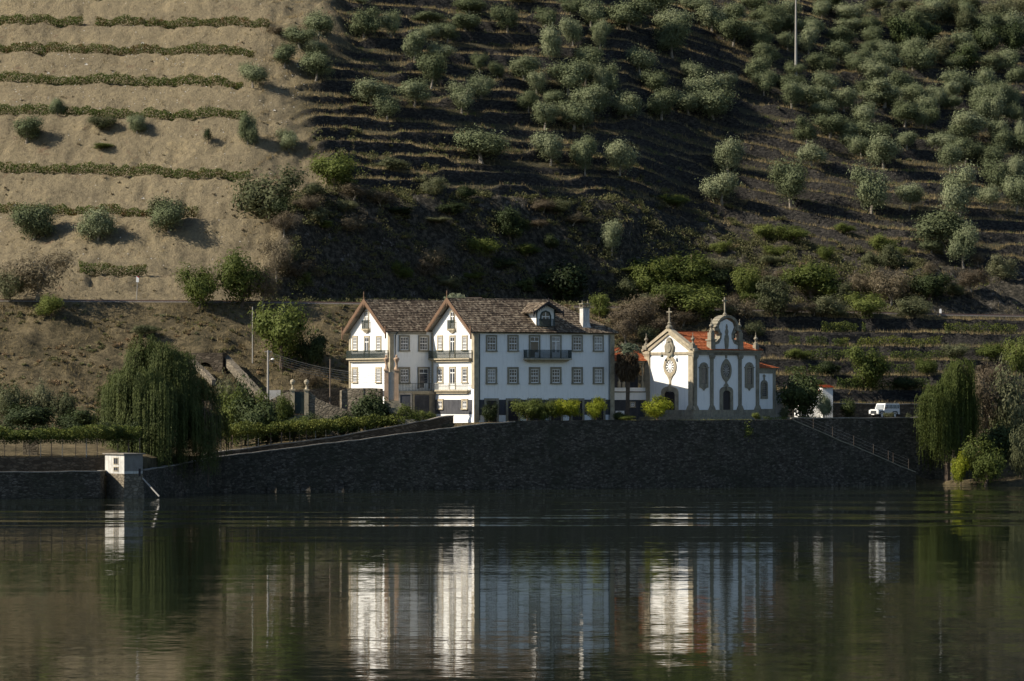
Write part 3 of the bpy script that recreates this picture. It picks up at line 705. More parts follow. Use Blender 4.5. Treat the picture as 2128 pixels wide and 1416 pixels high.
roof_slope(dr, (dc-hw,yb2,ez_+.1),(dc-hw,yf_,ez_+.1),(dc,yf_,dzr+.1),(dc,yb_,dzr+.1), 6, 0.05); roof_slope(dr, (dc+hw,yf_,ez_+.1),(dc+hw,yb2,ez_+.1),(dc,yb_,dzr+.1),(dc,yf_,dzr+.1), 6, 0.05)
dr.add([(dc-hw,yf_,ez_),(dc,yf_,dzr),(dc+hw,yf_,ez_),(dc+hw,yb2,ez_),(dc,yb_,dzr),(dc-hw,yb2,ez_)], [(0,1,4,5),(1,2,3,4)])
dr.build('dormer_roof', M['roof'], do)
fr_ = MB(FT(yf_))
for s_ in (-1, 1):
    fr_.prism([(dc, dzr+0.22), (dc+s_*hw, ez_+0.15), (dc+s_*hw, ez_-0.1), (dc, dzr-0.1)], 0, 0.05)
    for i in range(9):
        t = (i+0.5)/9; a = dc+s_*hw*t; z = (dzr-0.1)*(1-t)+(ez_-0.1)*t; fr_.prism([(a-0.09, z+0.05), (a+0.09, z+0.05), (a, z-0.28)], 0.01, 0.04)
    fr_.box(dc+s_*hw-0.06, dc+s_*hw+0.06, -0.03, 0.08, ez_-0.5, ez_+0.5)
fr_.box(dc-0.05, dc+0.05, -0.03, 0.08, dzr-0.2, dzr+0.65)
fr_.build('fringe_board', M['wood_dark'], do)
cb = MB(FT(y0_)); 
for a in (dc-DW/2+0.08, dc+DW/2-0.08): cb.box(a-0.08, a+0.08, 0, 0.06, dz0-0.3, dz1)
def arch(c, hw_, z0, z1, rise, n=6):
    pts = [(c-hw_, z0), (c-hw_, z1-rise)]+[(c-hw_*math.cos(math.pi*i/n/1.0), z1-rise+rise*math.sin(math.pi*i/n)) for i in range(1, n)]+[(c+hw_, z1-rise), (c+hw_, z0)]
    return pts
cb.ring(arch(dc, 0.85, dz0+0.1, dzr-1.0, 0.7, 4), arch(dc, 0.66, dz0+0.1, dzr-1.2, 0.6, 4), 0, 0.08); cb.build('dormer_window', M['iron'], do)
g_ = MB(FT(y0_)); g_.prism(arch(dc, 0.66, dz0+0.1, dzr-1.2, 0.6, 4), 0, 0.02); g_.build('pane', M['glass'], do)
g_ = MB(FT(y0_)); g_.box(dc-0.05, dc+0.05, 0.021, 0.05, dz0+1.0, dzr-1.25); g_.box(dc-0.6, dc+0.6, 0.021, 0.048, dzr-1.9, dzr-1.8); g_.box(dc-0.6, dc-0.5, 0.021, 0.047, dz0+1.0, dzr-1.7); g_.box(dc+0.5, dc+0.6, 0.021, 0.047, dz0+1.0, dzr-1.7); g_.build('sash', M['white'], do)
rl = MB(); railing(rl, FT(y0_), dc-1.05, dc+1.05, 0.45, dz0+0.0, dz0+1.05, 0.15); rl.build('railing', M['iron'], do)
# chimney
cc = fpx(1216, oy=0.9); ch = MB(); zc0 = ZE+sl_*0.5
ch.add([(cc-0.75,0.35,zc0-0.4),(cc+0.75,0.35,zc0-0.4),(cc+0.75,1.8,zc0-0.4),(cc-0.75,1.8,zc0-0.4),(cc-0.5,0.6,zc0+0.9),(cc+0.5,0.6,zc0+0.9),(cc+0.5,1.5,zc0+0.9),(cc-0.5,1.5,zc0+0.9)], [(0,1,5,4),(1,2,6,5),(2,3,7,6),(3,0,4,7)])
ch.box(cc-0.5, cc+0.5, 0.6, 1.5, zc0+0.9, zp(641, 518)); co_ = ch.build('chimney', M['plaster_old'], house)
ch = MB(); zt2 = zp(641, 518); ch.box(cc-0.6, cc+0.6, 0.5, 1.6, zt2+0.003, zt2+0.12)
for a, b in ((-0.5,0.6),(0.42,0.6),(-0.5,1.42),(0.42,1.42)): ch.box(cc+a, cc+a+0.1, b, b+0.1, zt2+0.12, zt2+0.5)
ch.box(cc-0.6, cc+0.6, 0.5, 1.6, zt2+0.5, zt2+0.62)
for a in (-0.45, 0.4): ch.lathe((cc+a, 0.9, zt2+0.62), [(0.09,0),(0.1,0.12),(0.04,0.2),(0.07,0.3),(0.01,0.42)], 6)
ch.build('chimney_cap', M['granite_dark'], co_)
# gutter pipes
for a, b in ((pw+0.12, -0.08), (LF-pw-0.12, -0.08)):
    m = MB(); m.tube([(a, b, 9.0), (a, b, 20.4)], 0.06, 6); m.build('drainpipe', M['iron'], house)
m = MB(); m.tube([(X2+0.75, WG-0.1, 12.9), (X2+0.75, WG-0.1, 20.3), (X2+1.1, WG-0.3, 20.8)], 0.07, 6); m.build('drainpipe', M['iron'], house)

# ------------------------------------------------------------------ chapel
TC = R(42); KX, KY = (1441-1064)*520/F, 520.0
def cf(px, oy=0.0): return fpx(px, oy=oy, th=TC, cx=KX, cy=KY)
def cg(px): return gpx(px, 0.0, TC, KX, KY)
chap = empty('chapel', (KX, KY, 0), 'white baroque chapel with granite trim, orange tiled roof and stone crosses', 'chapel', TC)
LC = cf(1576); WC = cg(1342); cb0 = 10.3; ZC = 18.5; ZCR = 20.95
m = MB(); ym = WC/2
m.add([(0,0,9),(0,WC,9),(0,WC,ZC),(0,ym,ZCR),(0,0,ZC),(LC,0,9),(LC,WC,9),(LC,WC,ZC),(LC,0,ZC)], [(0,4,3,2,1),(0,5,8,4),(5,6,7,8),(6,1,2,7)])
m.build('wall', M['plaster'], chap)
# podium
m = MB(); m.box(-1.2, LC+4.4, -1.2, WC+0.4, 8.6, 9.35); m.box(-0.22, LC+0.3, -0.22, WC+0.1, 9.353, cb0); m.build('podium', M['granite_dark'], chap)
# roof
m = MB(); ovc = 0.45; slc = (ZCR-ZC)/(WC/2); lo = ZC-slc*ovc+0.15; xr = LC-3.4; zrc = ZCR-0.05
a0 = 0.35
roof_slope(m, (a0,-ovc,lo),(LC+ovc,-ovc,lo),(xr,ym,zrc),(a0,ym,zrc), 12); roof_slope(m, (LC+ovc,WC+ovc,lo),(a0,WC+ovc,lo),(a0,ym,zrc),(xr,ym,zrc), 12)
roof_slope(m, (LC+ovc,-ovc,lo),(LC+ovc,WC+ovc,lo),(xr,ym,zrc),(xr,ym,zrc), 12)
m.tube([(a0,ym,zrc+0.05),(xr,ym,zrc+0.05),(LC+ovc,-ovc,lo+0.08)], 0.11, 6)
m.build('roof', M['roof_orange'], chap)
# cornice along the side and gable mouldings
m = MB(); m.box(-0.1, LC+0.35, -0.35, 0, ZC-0.35, ZC-0.02); m.box(-0.02, LC+0.2, -0.2, 0, ZC-0.75, ZC-0.353); m.build('cornice', M['granite_dark'], chap)
gm = MB(GT(0.0))
gm.prism([(-0.5, ZC+0.05), (ym, ZCR+0.55), (WC+0.5, ZC+0.05), (WC+0.5, ZC-0.3), (ym, ZCR+0.05), (-0.5, ZC-0.3)][0:6], -0.45, 0.35)
gm.prism([(-0.2, ZC-0.34), (ym, ZCR-0.02), (ym, ZCR-0.42), (0.45, ZC-0.4)], 0.0, 0.18); gm.prism([(WC+0.2, ZC-0.34), (ym, ZCR-0.02), (ym, ZCR-0.42), (WC-0.45, ZC-0.4)], 0.0, 0.18)
zb1 = zp(737.5, 524); gm.box(0.8, WC-0.8, 0.0, 0.14, zb1, zb1+0.34)
gm.build('pediment', M['granite'], chap)
# pilasters
def pil(T, a0, a1, z1, base=True, mat='granite'):
    m = MB(T); m.box(a0, a1, 0, 0.16, cb0, z1-0.5); m.box(a0-0.1, a1+0.1, 0, 0.26, z1-0.497, z1-0.3); m.box(a0-0.16, a1+0.16, 0, 0.34, z1-0.297, z1)
    m.prism([(a0-0.35, cb0), (a1+0.35, cb0), (a1+0.02, cb0+0.6), (a0-0.02, cb0+0.6)], 0.0, 0.24)
    return m.build('pilaster', M[mat], chap)
pil(GT(), -0.16, 0.85, ZC-0.3); pil(GT(), WC-0.85, WC+0.16, ZC-0.3)
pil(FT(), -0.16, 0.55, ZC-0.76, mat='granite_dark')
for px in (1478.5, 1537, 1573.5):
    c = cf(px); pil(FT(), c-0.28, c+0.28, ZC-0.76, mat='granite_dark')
def ellipse(c, zc, a, b, n=20): return [(c+a*math.sin(2*math.pi*i/n), zc+b*math.cos(2*math.pi*i/n)) for i in range(n)]
def rose(T, c, zc, a, b, mat):
    m = MB(T); 
    out = [(c+(a*1.0)*math.sin(t)*(1 if abs(math.cos(t)) < 0.8 else 0.92), zc+b*math.cos(t)*(1+0.14*abs(math.cos(t))**6)) for t in [2*math.pi*i/24 for i in range(24)]]
    m.ring(out, ellipse(c, zc, a*0.66, b*0.66, 24), 0, 0.14)
    o = m.build('oval_window', M[mat], chap)
    g = MB(T); g.prism(ellipse(c, zc, a*0.66, b*0.66, 24), 0, 0.02); g.build('pane', M['glass'], o)
    s = MB(T)
    for i in range(12):
        t = 2*math.pi*i/12; t2 = t+0.13
        s.add([(c+a*.2*math.sin(t-.2),0.06,zc+b*.2*math.cos(t-.2)),(c+a*.2*math.sin(t+.2),0.06,zc+b*.2*math.cos(t+.2)),(c+a*.64*math.sin(t2),0.06,zc+b*.64*math.cos(t2)),(c+a*.64*math.sin(t-.13),0.06,zc+b*.64*math.cos(t-.13))], [(0,1,2,3)])
    s.prism(ellipse(c, zc, a*0.25, b*0.25, 12), 0.021, 0.07); s.build('tracery', M['white'] if mat == 'granite' else M['concrete'], o)
    return o
# west front (sunlit gable)
gc = cg(1393); YG = KY+gc*math.cos(TC)
rose(GT(), gc, zp(762, YG), 1.22, 1.35, 'granite')
m = MB(GT()); zA_, zB_ = zp(781, YG), zp(803, YG)
m.prism([(gc-0.55, zA_), (gc+0.55, zA_), (gc+0.16, zA_-0.6), (gc+0.13, zB_), (gc-0.13, zB_), (gc-0.16, zA_-0.6)], 0, 0.12)
m.prism([(gc-0.3, zp(745, YG)), (gc+0.3, zp(745, YG)), (gc+0.12, zp(738, YG)), (gc-0.12, zp(738, YG))], 0, 0.12)
m.build('window_pendant', M['granite'], chap)
def portal(T, c, z0, z1, hw_, ow, rise, mat, leafmat_='wood_dark'):
    m = MB(T); n = 8
    m.ring(arch(c, hw_+ow, z0, z1, rise+0.2, n), arch(c, hw_, z0, z1-ow*1.1, rise, n), 0, 0.2)
    m.box(c-0.16, c+0.16, 0.201, 0.32, z1-ow*1.2, z1+0.1)
    o = m.build('portal', M[mat], chap)
    d = MB(T); d.prism(arch(c, hw_, z0, z1-ow*1.1, rise, n), 0, 0.03); d.build('door_leaf', M[leafmat_], o)
    return o, T
po, _ = portal(GT(), gc, cb0-0.35, zp(803, YG), 1.05, 0.55, 0.55, 'granite')
m = MB(GT()); zf = zp(815, YG)
for i in range(7):
    t = math.pi*(i+0.5)/7; m.add([(gc,0.05,zf),(gc+0.9*math.cos(t-.08),0.05,zf+0.62*math.sin(t-.08)),(gc+0.9*math.cos(t+.08),0.05,zf+0.62*math.sin(t+.08))], [(0,1,2)])
m.build('fanlight', M['white'], po)
# bell hanger / armorial on the gable
m = MB(GT()); zs = zp(722, YG)
m.prism([(gc-0.75, zs-0.9), (gc-0.35, zs-1.1), (gc, zs-1.45), (gc+0.35, zs-1.1), (gc+0.75, zs-0.9), (gc+0.85, zs+0.2), (gc+0.45, zs+0.75), (gc, zs+0.55), (gc-0.45, zs+0.75), (gc-0.85, zs+0.2)], 0.0, 0.3)
m.prism(ellipse(gc, zs-0.1, 0.5, 0.62, 12), 0.301, 0.42)
m.prism([(gc-0.5, zs+0.78), (gc+0.5, zs+0.78), (gc+0.35, zs+1.15), (gc, zs+1.35), (gc-0.35, zs+1.15)], 0.0, 0.34)
m.build('coat_of_arms', M['granite_dark'], chap)
m = MB(GT())
for sg in (-1, 1):
    m.tube([(gc+sg*0.95, 0.1, zs+0.9), (gc+sg*0.98, 0.6, zs+0.8), (gc+sg*1.0, 0.62, zs-1.1)], 0.035, 5)
    m.lathe((gc+sg*1.0, 0.6, zs-1.35), [(0.24,0),(0.2,0.1),(0.13,0.3),(0.05,0.4)], 8)
m.build('bracket', M['iron'], chap)
# cross and pinnacles
def urn(m, c, s=1.0, spike=True):
    m.lathe(c, [(0.32*s,0),(0.32*s,0.25*s),(0.14*s,0.4*s),(0.12*s,0.6*s),(0.30*s,0.85*s),(0.27*s,1.0*s),(0.10*s,1.12*s),(0.13*s,1.25*s),(0.05*s,1.35*s),(0.05*s,1.75*s),(0.01,1.8*s)], 8)
def cross(m, c, h, w_, t, T_dir='y'):
    x, y, z = c; m.box(x-t, x+t, y-t, y+t, z, z+h)
    if T_dir == 'y': m.box(x-t*0.95, x+t*0.95, y-w_, y-t, z+h*0.68, z+h*0.68+2*t); m.box(x-t*0.95, x+t*0.95, y+t, y+w_, z+h*0.68, z+h*0.68+2*t)
    else: m.box(x-w_, x-t, y-t*0.95, y+t*0.95, z+h*0.68, z+h*0.68+2*t); m.box(x+t, x+w_, y-t*0.95, y+t*0.95, z+h*0.68, z+h*0.68+2*t)
m = MB(); m.lathe((0.0, ym, ZCR+0.5), [(0.5,0),(0.45,0.2),(0.2,0.45),(0.3,0.62),(0.1,0.85)], 8); cross(m, (0.0, ym, ZCR+1.3), 1.9, 0.5, 0.08); m.build('cross', M['granite_dark'], chap)
for yy in (0.1, WC-0.1):
    m = MB(); m.box(-0.4, 0.4, yy-0.4, yy+0.4, ZC+0.0, ZC+0.55); urn(m, (0.0, yy, ZC+0.55), 0.95); m.build('pinnacle', M['granite_dark'], chap)
m = MB(); c = cf(1570.5); m.box(c-0.3, c+0.3, -0.3, 0.3, ZC, ZC+0.7); urn(m, (c, 0, ZC+0.7), 0.95); m.build('pinnacle', M['granite_dark'], chap)
# frontispiece on the river side
c0 = cf(1508.5); YF_ = KY+c0*math.sin(TC); pa, pb = cf(1478.5), cf(1537)
m = MB(FT()); zt1 = zp(718, YF_); zt2 = zp(697, YF_); zt3 = zp(663, YF_)
prof = [(pa+0.28, ZC-0.4)]
m.prism([(pa+0.3, ZC-0.4), (pb-0.3, ZC-0.4), (pb-0.35, zt1), (c0+1.5, zt1+0.25), (c0+1.05, zt1+0.9), (c0+0.95, zt2+0.2), (c0+1.45, zt2+1.1), (c0+1.2, zt3-0.5), (c0, zt3), (c0-1.2, zt3-0.5), (c0-1.45, zt2+1.1), (c0-0.95, zt2+0.2), (c0-1.05, zt1+0.9), (c0-1.5, zt1+0.25), (pa+0.35, zt1)], -0.7, 0.1)
m.build('frontispiece', M['plaster'], chap)
m = MB(FT())   # curved stone edges
def band(pts_, t, b0, b1):
    for (a, z), (a2, z2) in zip(pts_[:-1], pts_[1:]):
        L = math.hypot(a2-a, z2-z) or 1; nx, nz = -(z2-z)/L*t, (a2-a)/L*t
        m.prism([(a, z), (a2, z2), (a2+nx, z2+nz), (a+nx, z+nz)], b0, b1)
for s_ in (1, -1):
    e = pb-0.3-c0 if s_ > 0 else c0-(pa+0.3)
    pts_ = [(c0+s_*e, zt1), (c0+s_*1.5, zt1+0.25), (c0+s_*1.05, zt1+0.9), (c0+s_*0.95, zt2+0.2), (c0+s_*1.5, zt2+0.75), (c0+s_*1.5, zt2+1.3)]
    band(pts_, 0.34*(-s_), -0.72, 0.2)
arcp = [(c0+1.85*math.sin(t), zt3-1.35+1.5*math.cos(t)**1.0) for t in [R(-100+200*i/14) for i in range(15)]]
band(arcp, 0.36, -0.9, 0.42)
m.prism([(c0+0.3, zt2+0.0), (c0+0.42, zt1+0.9), (c0+0.3, zt1-0.2), (c0+0.14, zt1-0.9), (c0-0.14, zt1-0.9), (c0-0.3, zt1-0.2), (c0-0.42, zt1+0.9), (c0-0.3, zt2)], 0.101, 0.2)
m.prism([(c0-0.16, zt2), (c0+0.16, zt2), (c0+0.3, zt2+0.5), (c0+0.1, zt2+0.9), (c0+0.16, zt3-1.1), (c0, zt3-0.7), (c0-0.16, zt3-1.1), (c0-0.1, zt2+0.9), (c0-0.3, zt2+0.5)], 0.101, 0.22)
m.box(pa+0.3, pb-0.3, 0.101, 0.2, ZC-0.75, ZC-0.42)
m.build('curved_pediment', M['granite_dark'], chap)
for c in (pa, pb):
    m = MB(); m.box(c-0.42, c+0.42, -0.34, 0.5, ZC-0.0, ZC+1.2); m.box(c-0.55, c+0.55, -0.46, 0.6, ZC+1.2, ZC+1.4); m.box(c-0.36, c+0.36, -0.28, 0.4, ZC+1.4, ZC+2.3); urn(m, (c, 0, ZC+2.3), 1.05); m.build('pinnacle', M['granite_dark'], chap)
m = MB(); m.lathe((c0, 0.2, zt3+0.1), [(0.35,0),(0.2,0.3),(0.3,0.5),(0.12,0.8),(0.1,1.2)], 8); cross(m, (c0, 0.2, zt3+1.2), 1.75, 0.42, 0.09, 'x'); m.build('cross', M['granite_dark'], chap)
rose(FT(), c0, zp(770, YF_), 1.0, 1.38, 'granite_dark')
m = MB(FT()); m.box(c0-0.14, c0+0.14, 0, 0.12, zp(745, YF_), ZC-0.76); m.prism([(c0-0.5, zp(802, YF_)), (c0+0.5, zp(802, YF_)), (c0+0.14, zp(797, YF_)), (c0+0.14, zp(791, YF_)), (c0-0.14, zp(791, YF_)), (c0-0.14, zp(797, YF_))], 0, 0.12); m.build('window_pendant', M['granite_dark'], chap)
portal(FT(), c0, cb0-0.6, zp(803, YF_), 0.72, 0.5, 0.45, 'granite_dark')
for px in (1462, 1556.5):
    c = cf(px); Yd = KY+c*math.sin(TC); z0, z1 = zp(806, Yd), zp(753, Yd)
    m = MB(FT()); m.ring(arch(c, 0.82, z0, z1, 0.75, 6), arch(c, 0.5, z0+0.5, z1-0.45, 0.4, 6), 0, 0.13); m.prism([(c-0.6, z0), (c+0.6, z0), (c+0.25, z0-0.15), (c, z0-0.42), (c-0.25, z0-0.15)], 0, 0.13)
    m.box(c-0.95, c+0.95, 0, 0.15, z1-0.8, z1-0.66); m.box(c-0.5, c+0.5, 0, 0.12, z0, z0+0.5)
    o = m.build('window', M['granite_dark'], chap)
    g = MB(FT()); g.prism(arch(c, 0.5, z0+0.5, z1-0.45, 0.4, 6), 0, 0.02); g.build('pane', M['glass'], o)
    s = MB(FT())
    for i in range(1, 5): s.box(c-0.5+i*0.2-0.015, c-0.5+i*0.2+0.015, 0.021, 0.05, z0+0.5, z1-0.6)
    for i in range(1, 9): s.box(c-0.5, c+0.5, 0.021, 0.045, z0+0.5+i*0.27-0.015, z0+0.5+i*0.27+0.015)
    s.build('grille', M['concrete'], o)
# sacristy
sx0, sx1 = LC+0.02, cf(1610, oy=1.0); zs1 = zp(765, 531)
m = MB(); m.box(sx0, sx1, 1.0, WC-1, 9.0, zs1); m.build('sacristy_wall', M['plaster'], chap)
m = MB(); m.box(sx0, sx1+0.1, 0.9, 0.999, zs1-0.75, zs1-0.05); m.box(sx0, sx1+0.1, 0.9, 0.998, 9.0, cb0+0.1); m.box(sx1-0.4, sx1+0.1, 0.9, 0.997, cb0+0.1, zs1-0.75); m.build('cornice', M['granite_dark'], chap)
m = MB(); roof_slope(m, (sx0,0.6,zs1), (sx1+0.5,0.6,zs1), (sx0+0.5,4.5,zs1+1.5), (sx0,4.5,zs1+1.5), 8); roof_slope(m, (sx1+0.5,0.6,zs1), (sx1+0.5,WC-1,zs1), (sx0+0.5,4.6,zs1+1.5), (sx0+0.5,4.5,zs1+1.5), 8); m.build('roof', M['roof_orange'], chap)
c = cf(1587.5, oy=1.0); m = MB(FT(1.0)); z0, z1 = zp(829, 530), zp(790, 530)
m.ring(arch(c, 0.68, z0, z1, 0.6, 6), arch(c, 0.42, z0+0.35, z1-0.35, 0.35, 6), 0, 0.13); m.box(c-0.42, c+0.42, 0, 0.12, z0, z0+0.35); m.box(c-0.09, c+0.09, 0, 0.14, z1, z1+0.75); m.box(c-0.25, c+0.25, 0, 0.13, z1+0.5, z1+0.62)
o = m.build('window', M['granite_dark'], chap); g = MB(FT(1.0)); g.prism(arch(c, 0.42, z0+0.35, z1-0.35, 0.35, 6), 0, 0.02); g.build('pane', M['glass'], o)
s = MB(FT(1.0))
for i in range(1, 4): s.box(c-0.42+i*0.21-0.015, c-0.42+i*0.21+0.015, 0.021, 0.05, z0+0.35, z1-0.45)
for i in range(1, 6): s.box(c-0.42, c+0.42, 0.021, 0.045, z0+0.35+i*0.27-0.015, z0+0.35+i*0.27+0.015)
s.build('grille', M['concrete'], o)

# ------------------------------------------------------------------ gallery linking house and chapel
g0 = Vector((10.85, 522.5)); g1 = Vector((KX-math.sin(TC)*(WC-0.1), KY+math.cos(TC)*(WC-0.1)))
gth = math.atan2(g1.y-g0.y, g1.x-g0.x); GL = (g1-g0).length
gal = empty('gallery', (g0.x, g0.y, 0), 'two storey columned gallery with orange roof between the manor house and the chapel', 'gallery', gth)
def gf(px): return fpx(px, th=gth, cx=g0.x, cy=g0.y)
zR1, zR0 = zp(727, 526), zp(752, 526)
m = MB(); m.box(0, GL, 2.2, 5, 8.8, zR0+0.3); m.box(0, GL, 0.0, 2.2, 8.8, zp(832, 526)); m.build('wall', M['plinth'], gal)
m = MB(); m.box(0, GL, -0.12, 2.19, zp(831.5, 526), zp(815, 526)); m.box(0, GL, -0.02, 0.2, zp(814.6, 526), zp(806, 526)); m.build('parapet', M['plaster'], gal)
m = MB(); m.box(0, GL, -0.2, -0.121, zp(816, 526), zp(813.5, 526)); m.box(0, GL, -0.1, 0.25, zR0-0.2, zR0+0.1); m.build('stone_band', M['granite_dark'], gal)
for px in (1287, 1296, 1336):
    a = gf(px); m = MB(); m.box(a-0.22, a+0.22, -0.05, 0.25, zp(806, 526), zp(794, 526)); m.lathe((a, 0.1, zp(794, 526)), [(0.17,0),(0.13,0.15),(0.11,2.2),(0.2,2.45)], 8); m.build('column', M['granite'], gal)
m = MB(); roof_slope(m, (-0.2,-0.4,zR0+0.1), (GL+0.1,-0.4,zR0+0.1), (GL+0.1,3,zR1+0.3), (-0.2,3,zR1+0.3), 10); m.add([(-0.2,3,zR1+0.3),(GL+0.1,3,zR1+0.3),(GL+0.1,5.4,zR0),(-0.2,5.4,zR0)], [(0,1,2,3)]); m.build('roof', M['roof_orange'], gal)
window(gal, FT(), gf(1314), zp(846, 526), zp(835, 526), 0.9, 2, 2, 'glass', fr=0.14)
m = MB(); m.box(gf(1279), gf(1297), -0.06, -0.001, 9.2, zp(854, 526)); m.build('white_base', M['plaster'], gal)

# ------------------------------------------------------------------ outbuildings by the chapel
def outb(px0, px1, yt, Y, dep, label, th=R(8), roof=0.7, zb=8.8):
    p = W(px0, yt, Y); e = empty('outbuilding', (p.x, p.y, 0), label, 'outbuilding', th); L = (px1-px0)*Y/F/math.cos(th); zt = p.z
    m = MB(); m.box(0, L, 0, dep, zb, zt); m.build('wall', M['plaster_old'] if 'garden' in label else M['plaster'], e)
    if roof: m = MB(); roof_slope(m, (-0.25,-0.3,zt), (L+0.25,-0.3,zt), (L+0.25,dep,zt+roof), (-0.25,dep,zt+roof), 7); m.add([(L,0,zt),(L,dep,zt),(L,dep,zt+roof)], [(0,1,2)]); m.build('roof', M['roof_orange'], e)
    else: m = MB(); m.box(-0.08, L+0.08, -0.08, 0.4, zt, zt+0.1); m.build('coping', M['cap'], e)
    return e, L, zt
outb(1610, 1628, 816, 536, 0.3, 'white garden wall stub at the right corner of the chapel', roof=0)
outb(1660, 1710, 815, 541, 3, 'low white outbuilding half hidden by the dark round tree', roof=0.5)
outb(1710, 1731, 806, 540, 3.5, 'narrow white outbuilding with a scrap of orange roof right of the dark round tree', roof=0.4)
strip('road_wall', [(W(1733,0,541).x, 546, 11.1), (W(1800,0,550).x, 550, 11.0), (W(1910,0,556).x, 555, 10.9), (80, 562, 10.9)], 0.5, 8, M['schist'], M['cap'],
      'brown stone wall behind the parked white car')

# ------------------------------------------------------------------ pump house
pth = R(38); pc = W(258, 1035, 459)
pump = empty('pump_house', (pc.x, pc.y, 0), 'small white pump house on a stone base standing in the river beside the willow', 'pump house', pth)
pl_ = 46*459/F/math.sin(pth); pr_ = 36*459/F/math.cos(pth)
zt, zm = zp(945, 459), zp(985, 459)
m = MB(); m.box(0, pr_, 0, pl_, zm, zt); m.build('wall', M['plaster_old'], pump)
m = MB(); m.add([(-0.25,-0.25,-2),(pr_+0.2,-0.25,-2),(pr_+0.2,pl_+0.2,-2),(-0.25,pl_+0.2,-2),(0,0,zm),(pr_,0,zm),(pr_,pl_,zm),(0,pl_,zm)], [(0,1,5,4),(1,2,6,5),(2,3,7,6),(3,0,4,7),(4,5,6,7)]); m.build('stone_base', M['pale_stone'], pump)
m = MB(); m.box(0.02, pr_, -0.012, -0.001, zm+0.3, zt); m.build('shade_panel', M['bare'], pump)  # darker panel over the side away from the sun, shade put into its colour
m = MB(); m.box(-0.22, pr_+0.2, -0.22, pl_+0.22, zt+0.002, zt+0.13); m.build('flat_roof', M['cap'], pump)
for z0, z1 in ((zp(965, 459), zp(953, 459)), (zp(979, 459), zp(972, 459))):
    m = MB(GT()); a = pl_*0.42; m.box(a-0.45, a+0.45, 0.0, 0.02, z0, z1); o = m.build('window', M['glass'], pump)
    m = MB(GT()); m.ring([(a-0.55,z0-.08),(a+0.55,z0-.08),(a+0.55,z1+.08),(a-0.55,z1+.08)], [(a-0.45,z0),(a+0.45,z0),(a+0.45,z1),(a-0.45,z1)], 0, 0.05); m.box(a-0.02, a+0.02, 0.02, 0.045, z0, z1); m.build('frame', M['granite'], o)
m = MB(FT()); m.box(pr_-0.6, pr_-0.3, 0, 0.03, zm-0.3, zm+0.6); m.build('hatch', M['wood_dark'], pump)
m = MB(); p0 = W(288, 985, 461); p1 = W(331, 1032, 459); m.tube([p0, p1], 0.09, 6); tag(m.build('intake_pipe', M['concrete']), 'pale pipe slanting from the pump house down into the river', 'pipe')

# ------------------------------------------------------------------ gates, stone garden walls, steps
M['sandstone'] = simple('pink_sandstone', (0.40, 0.28, 0.19), 0.9, 0.2, 2, 0.2, dirt=((0.2, 0.16, 0.12), 0.4))
def gate_post(e, x, y, z0, z1, w_=0.55, ball=True, mat='granite'):
    m = MB(); m.box(x-w_/2, x+w_/2, y-w_/2, y+w_/2, z0, z1); m.box(x-w_*0.68, x+w_*0.68, y-w_*0.68, y+w_*0.68, z1+.002, z1+0.18)
    if ball: m.lathe((x, y, z1+0.18), [(0.25,0),(0.12,0.25),(0.1,0.5),(0.26,0.7),(0.34,0.95),(0.26,1.2),(0.02,1.32)], 10)
    else: m.lathe((x, y, z1+0.18), [(0.34,0),(0.22,0.3),(0.16,0.6),(0.2,0.9),(0.38,1.35),(0.34,1.5),(0.12,1.6),(0.16,1.8),(0.02,1.95)], 10)
    m.build('gate_post', M[mat], e)
YW = 509.0
ge = empty('garden_gate', W(622, 862, YW), 'green garden gate between two granite posts with stone ball finials', 'gate'); gl = ge.location
x0, x1 = W(608, 0, YW).x-gl.x, W(637, 0, YW).x-gl.x; zt = W(0, 812, YW).z-gl.z
gate_post(ge, x0, 0, -0.5, zt); gate_post(ge, x1, 0, -0.5, zt)
m = MB(); m.box(x0+0.3, x1-0.3, -0.04, 0.04, 0.1, 3.0)
for i in range(7): m.box(x0+0.3+i*0.18, x0+0.34+i*0.18, -0.07, -0.041, 0.1, 3.1)
m.build('gate_leaf', M['iron'], ge)
m = MB(); m.box(x0-0.5, x1+0.5, -1.4, 0.3, -0.55, -0.06); m.box(x0-0.7, x1+0.9, -2.0, -1.401, -0.9, -0.35); m.build('gate_step', M['cap'], ge)
zb_g = gl.z-1
strip('gate_wall', [(W(533,0,YW).x, YW+1.2, zp(866,YW)), (W(560,0,YW).x, YW+0.6, zp(832,YW)), (W(585,0,YW).x, YW+0.3, zp(820,YW)), (W(602.5,0,YW).x, YW, zp(814,YW))], 0.5, 7, M['pale_stone'], None, 'rubble stone wall stepping up to the left post of the garden gate')
strip('gate_wall', [(W(642.5,0,YW).x, YW, zp(814,YW)), (W(660,0,YW).x, YW-0.1, zp(830,YW)), (W(690,0,YW).x, YW-0.3, zp(842,YW)), (W(735,0,YW).x, YW-0.6, zp(856,YW))], 0.5, 7, M['pale_stone'], None, 'rubble stone wall sloping down from the right post of the garden gate')
strip('court_wall', [(W(562,0,514).x, 515, zp(812,515)), (W(640,0,514).x, 515, zp(809,515)), (W(720,0,516).x, 516, zp(806,516))], 0.4, 7, M['schist'], None, 'brown stone wall behind the garden gate')
m = MB(); p = W(560, 0, 513.5); tag(strip('white_wall_stub', [(W(560,0,513.5).x, 513.5, zp(811,513.5)), (W(583,0,513.5).x, 513.5, zp(811,513.5))], 0.4, 8, M['plaster_old']), 'short whitewashed wall section topped by wire fence behind the concrete pole', 'wall')
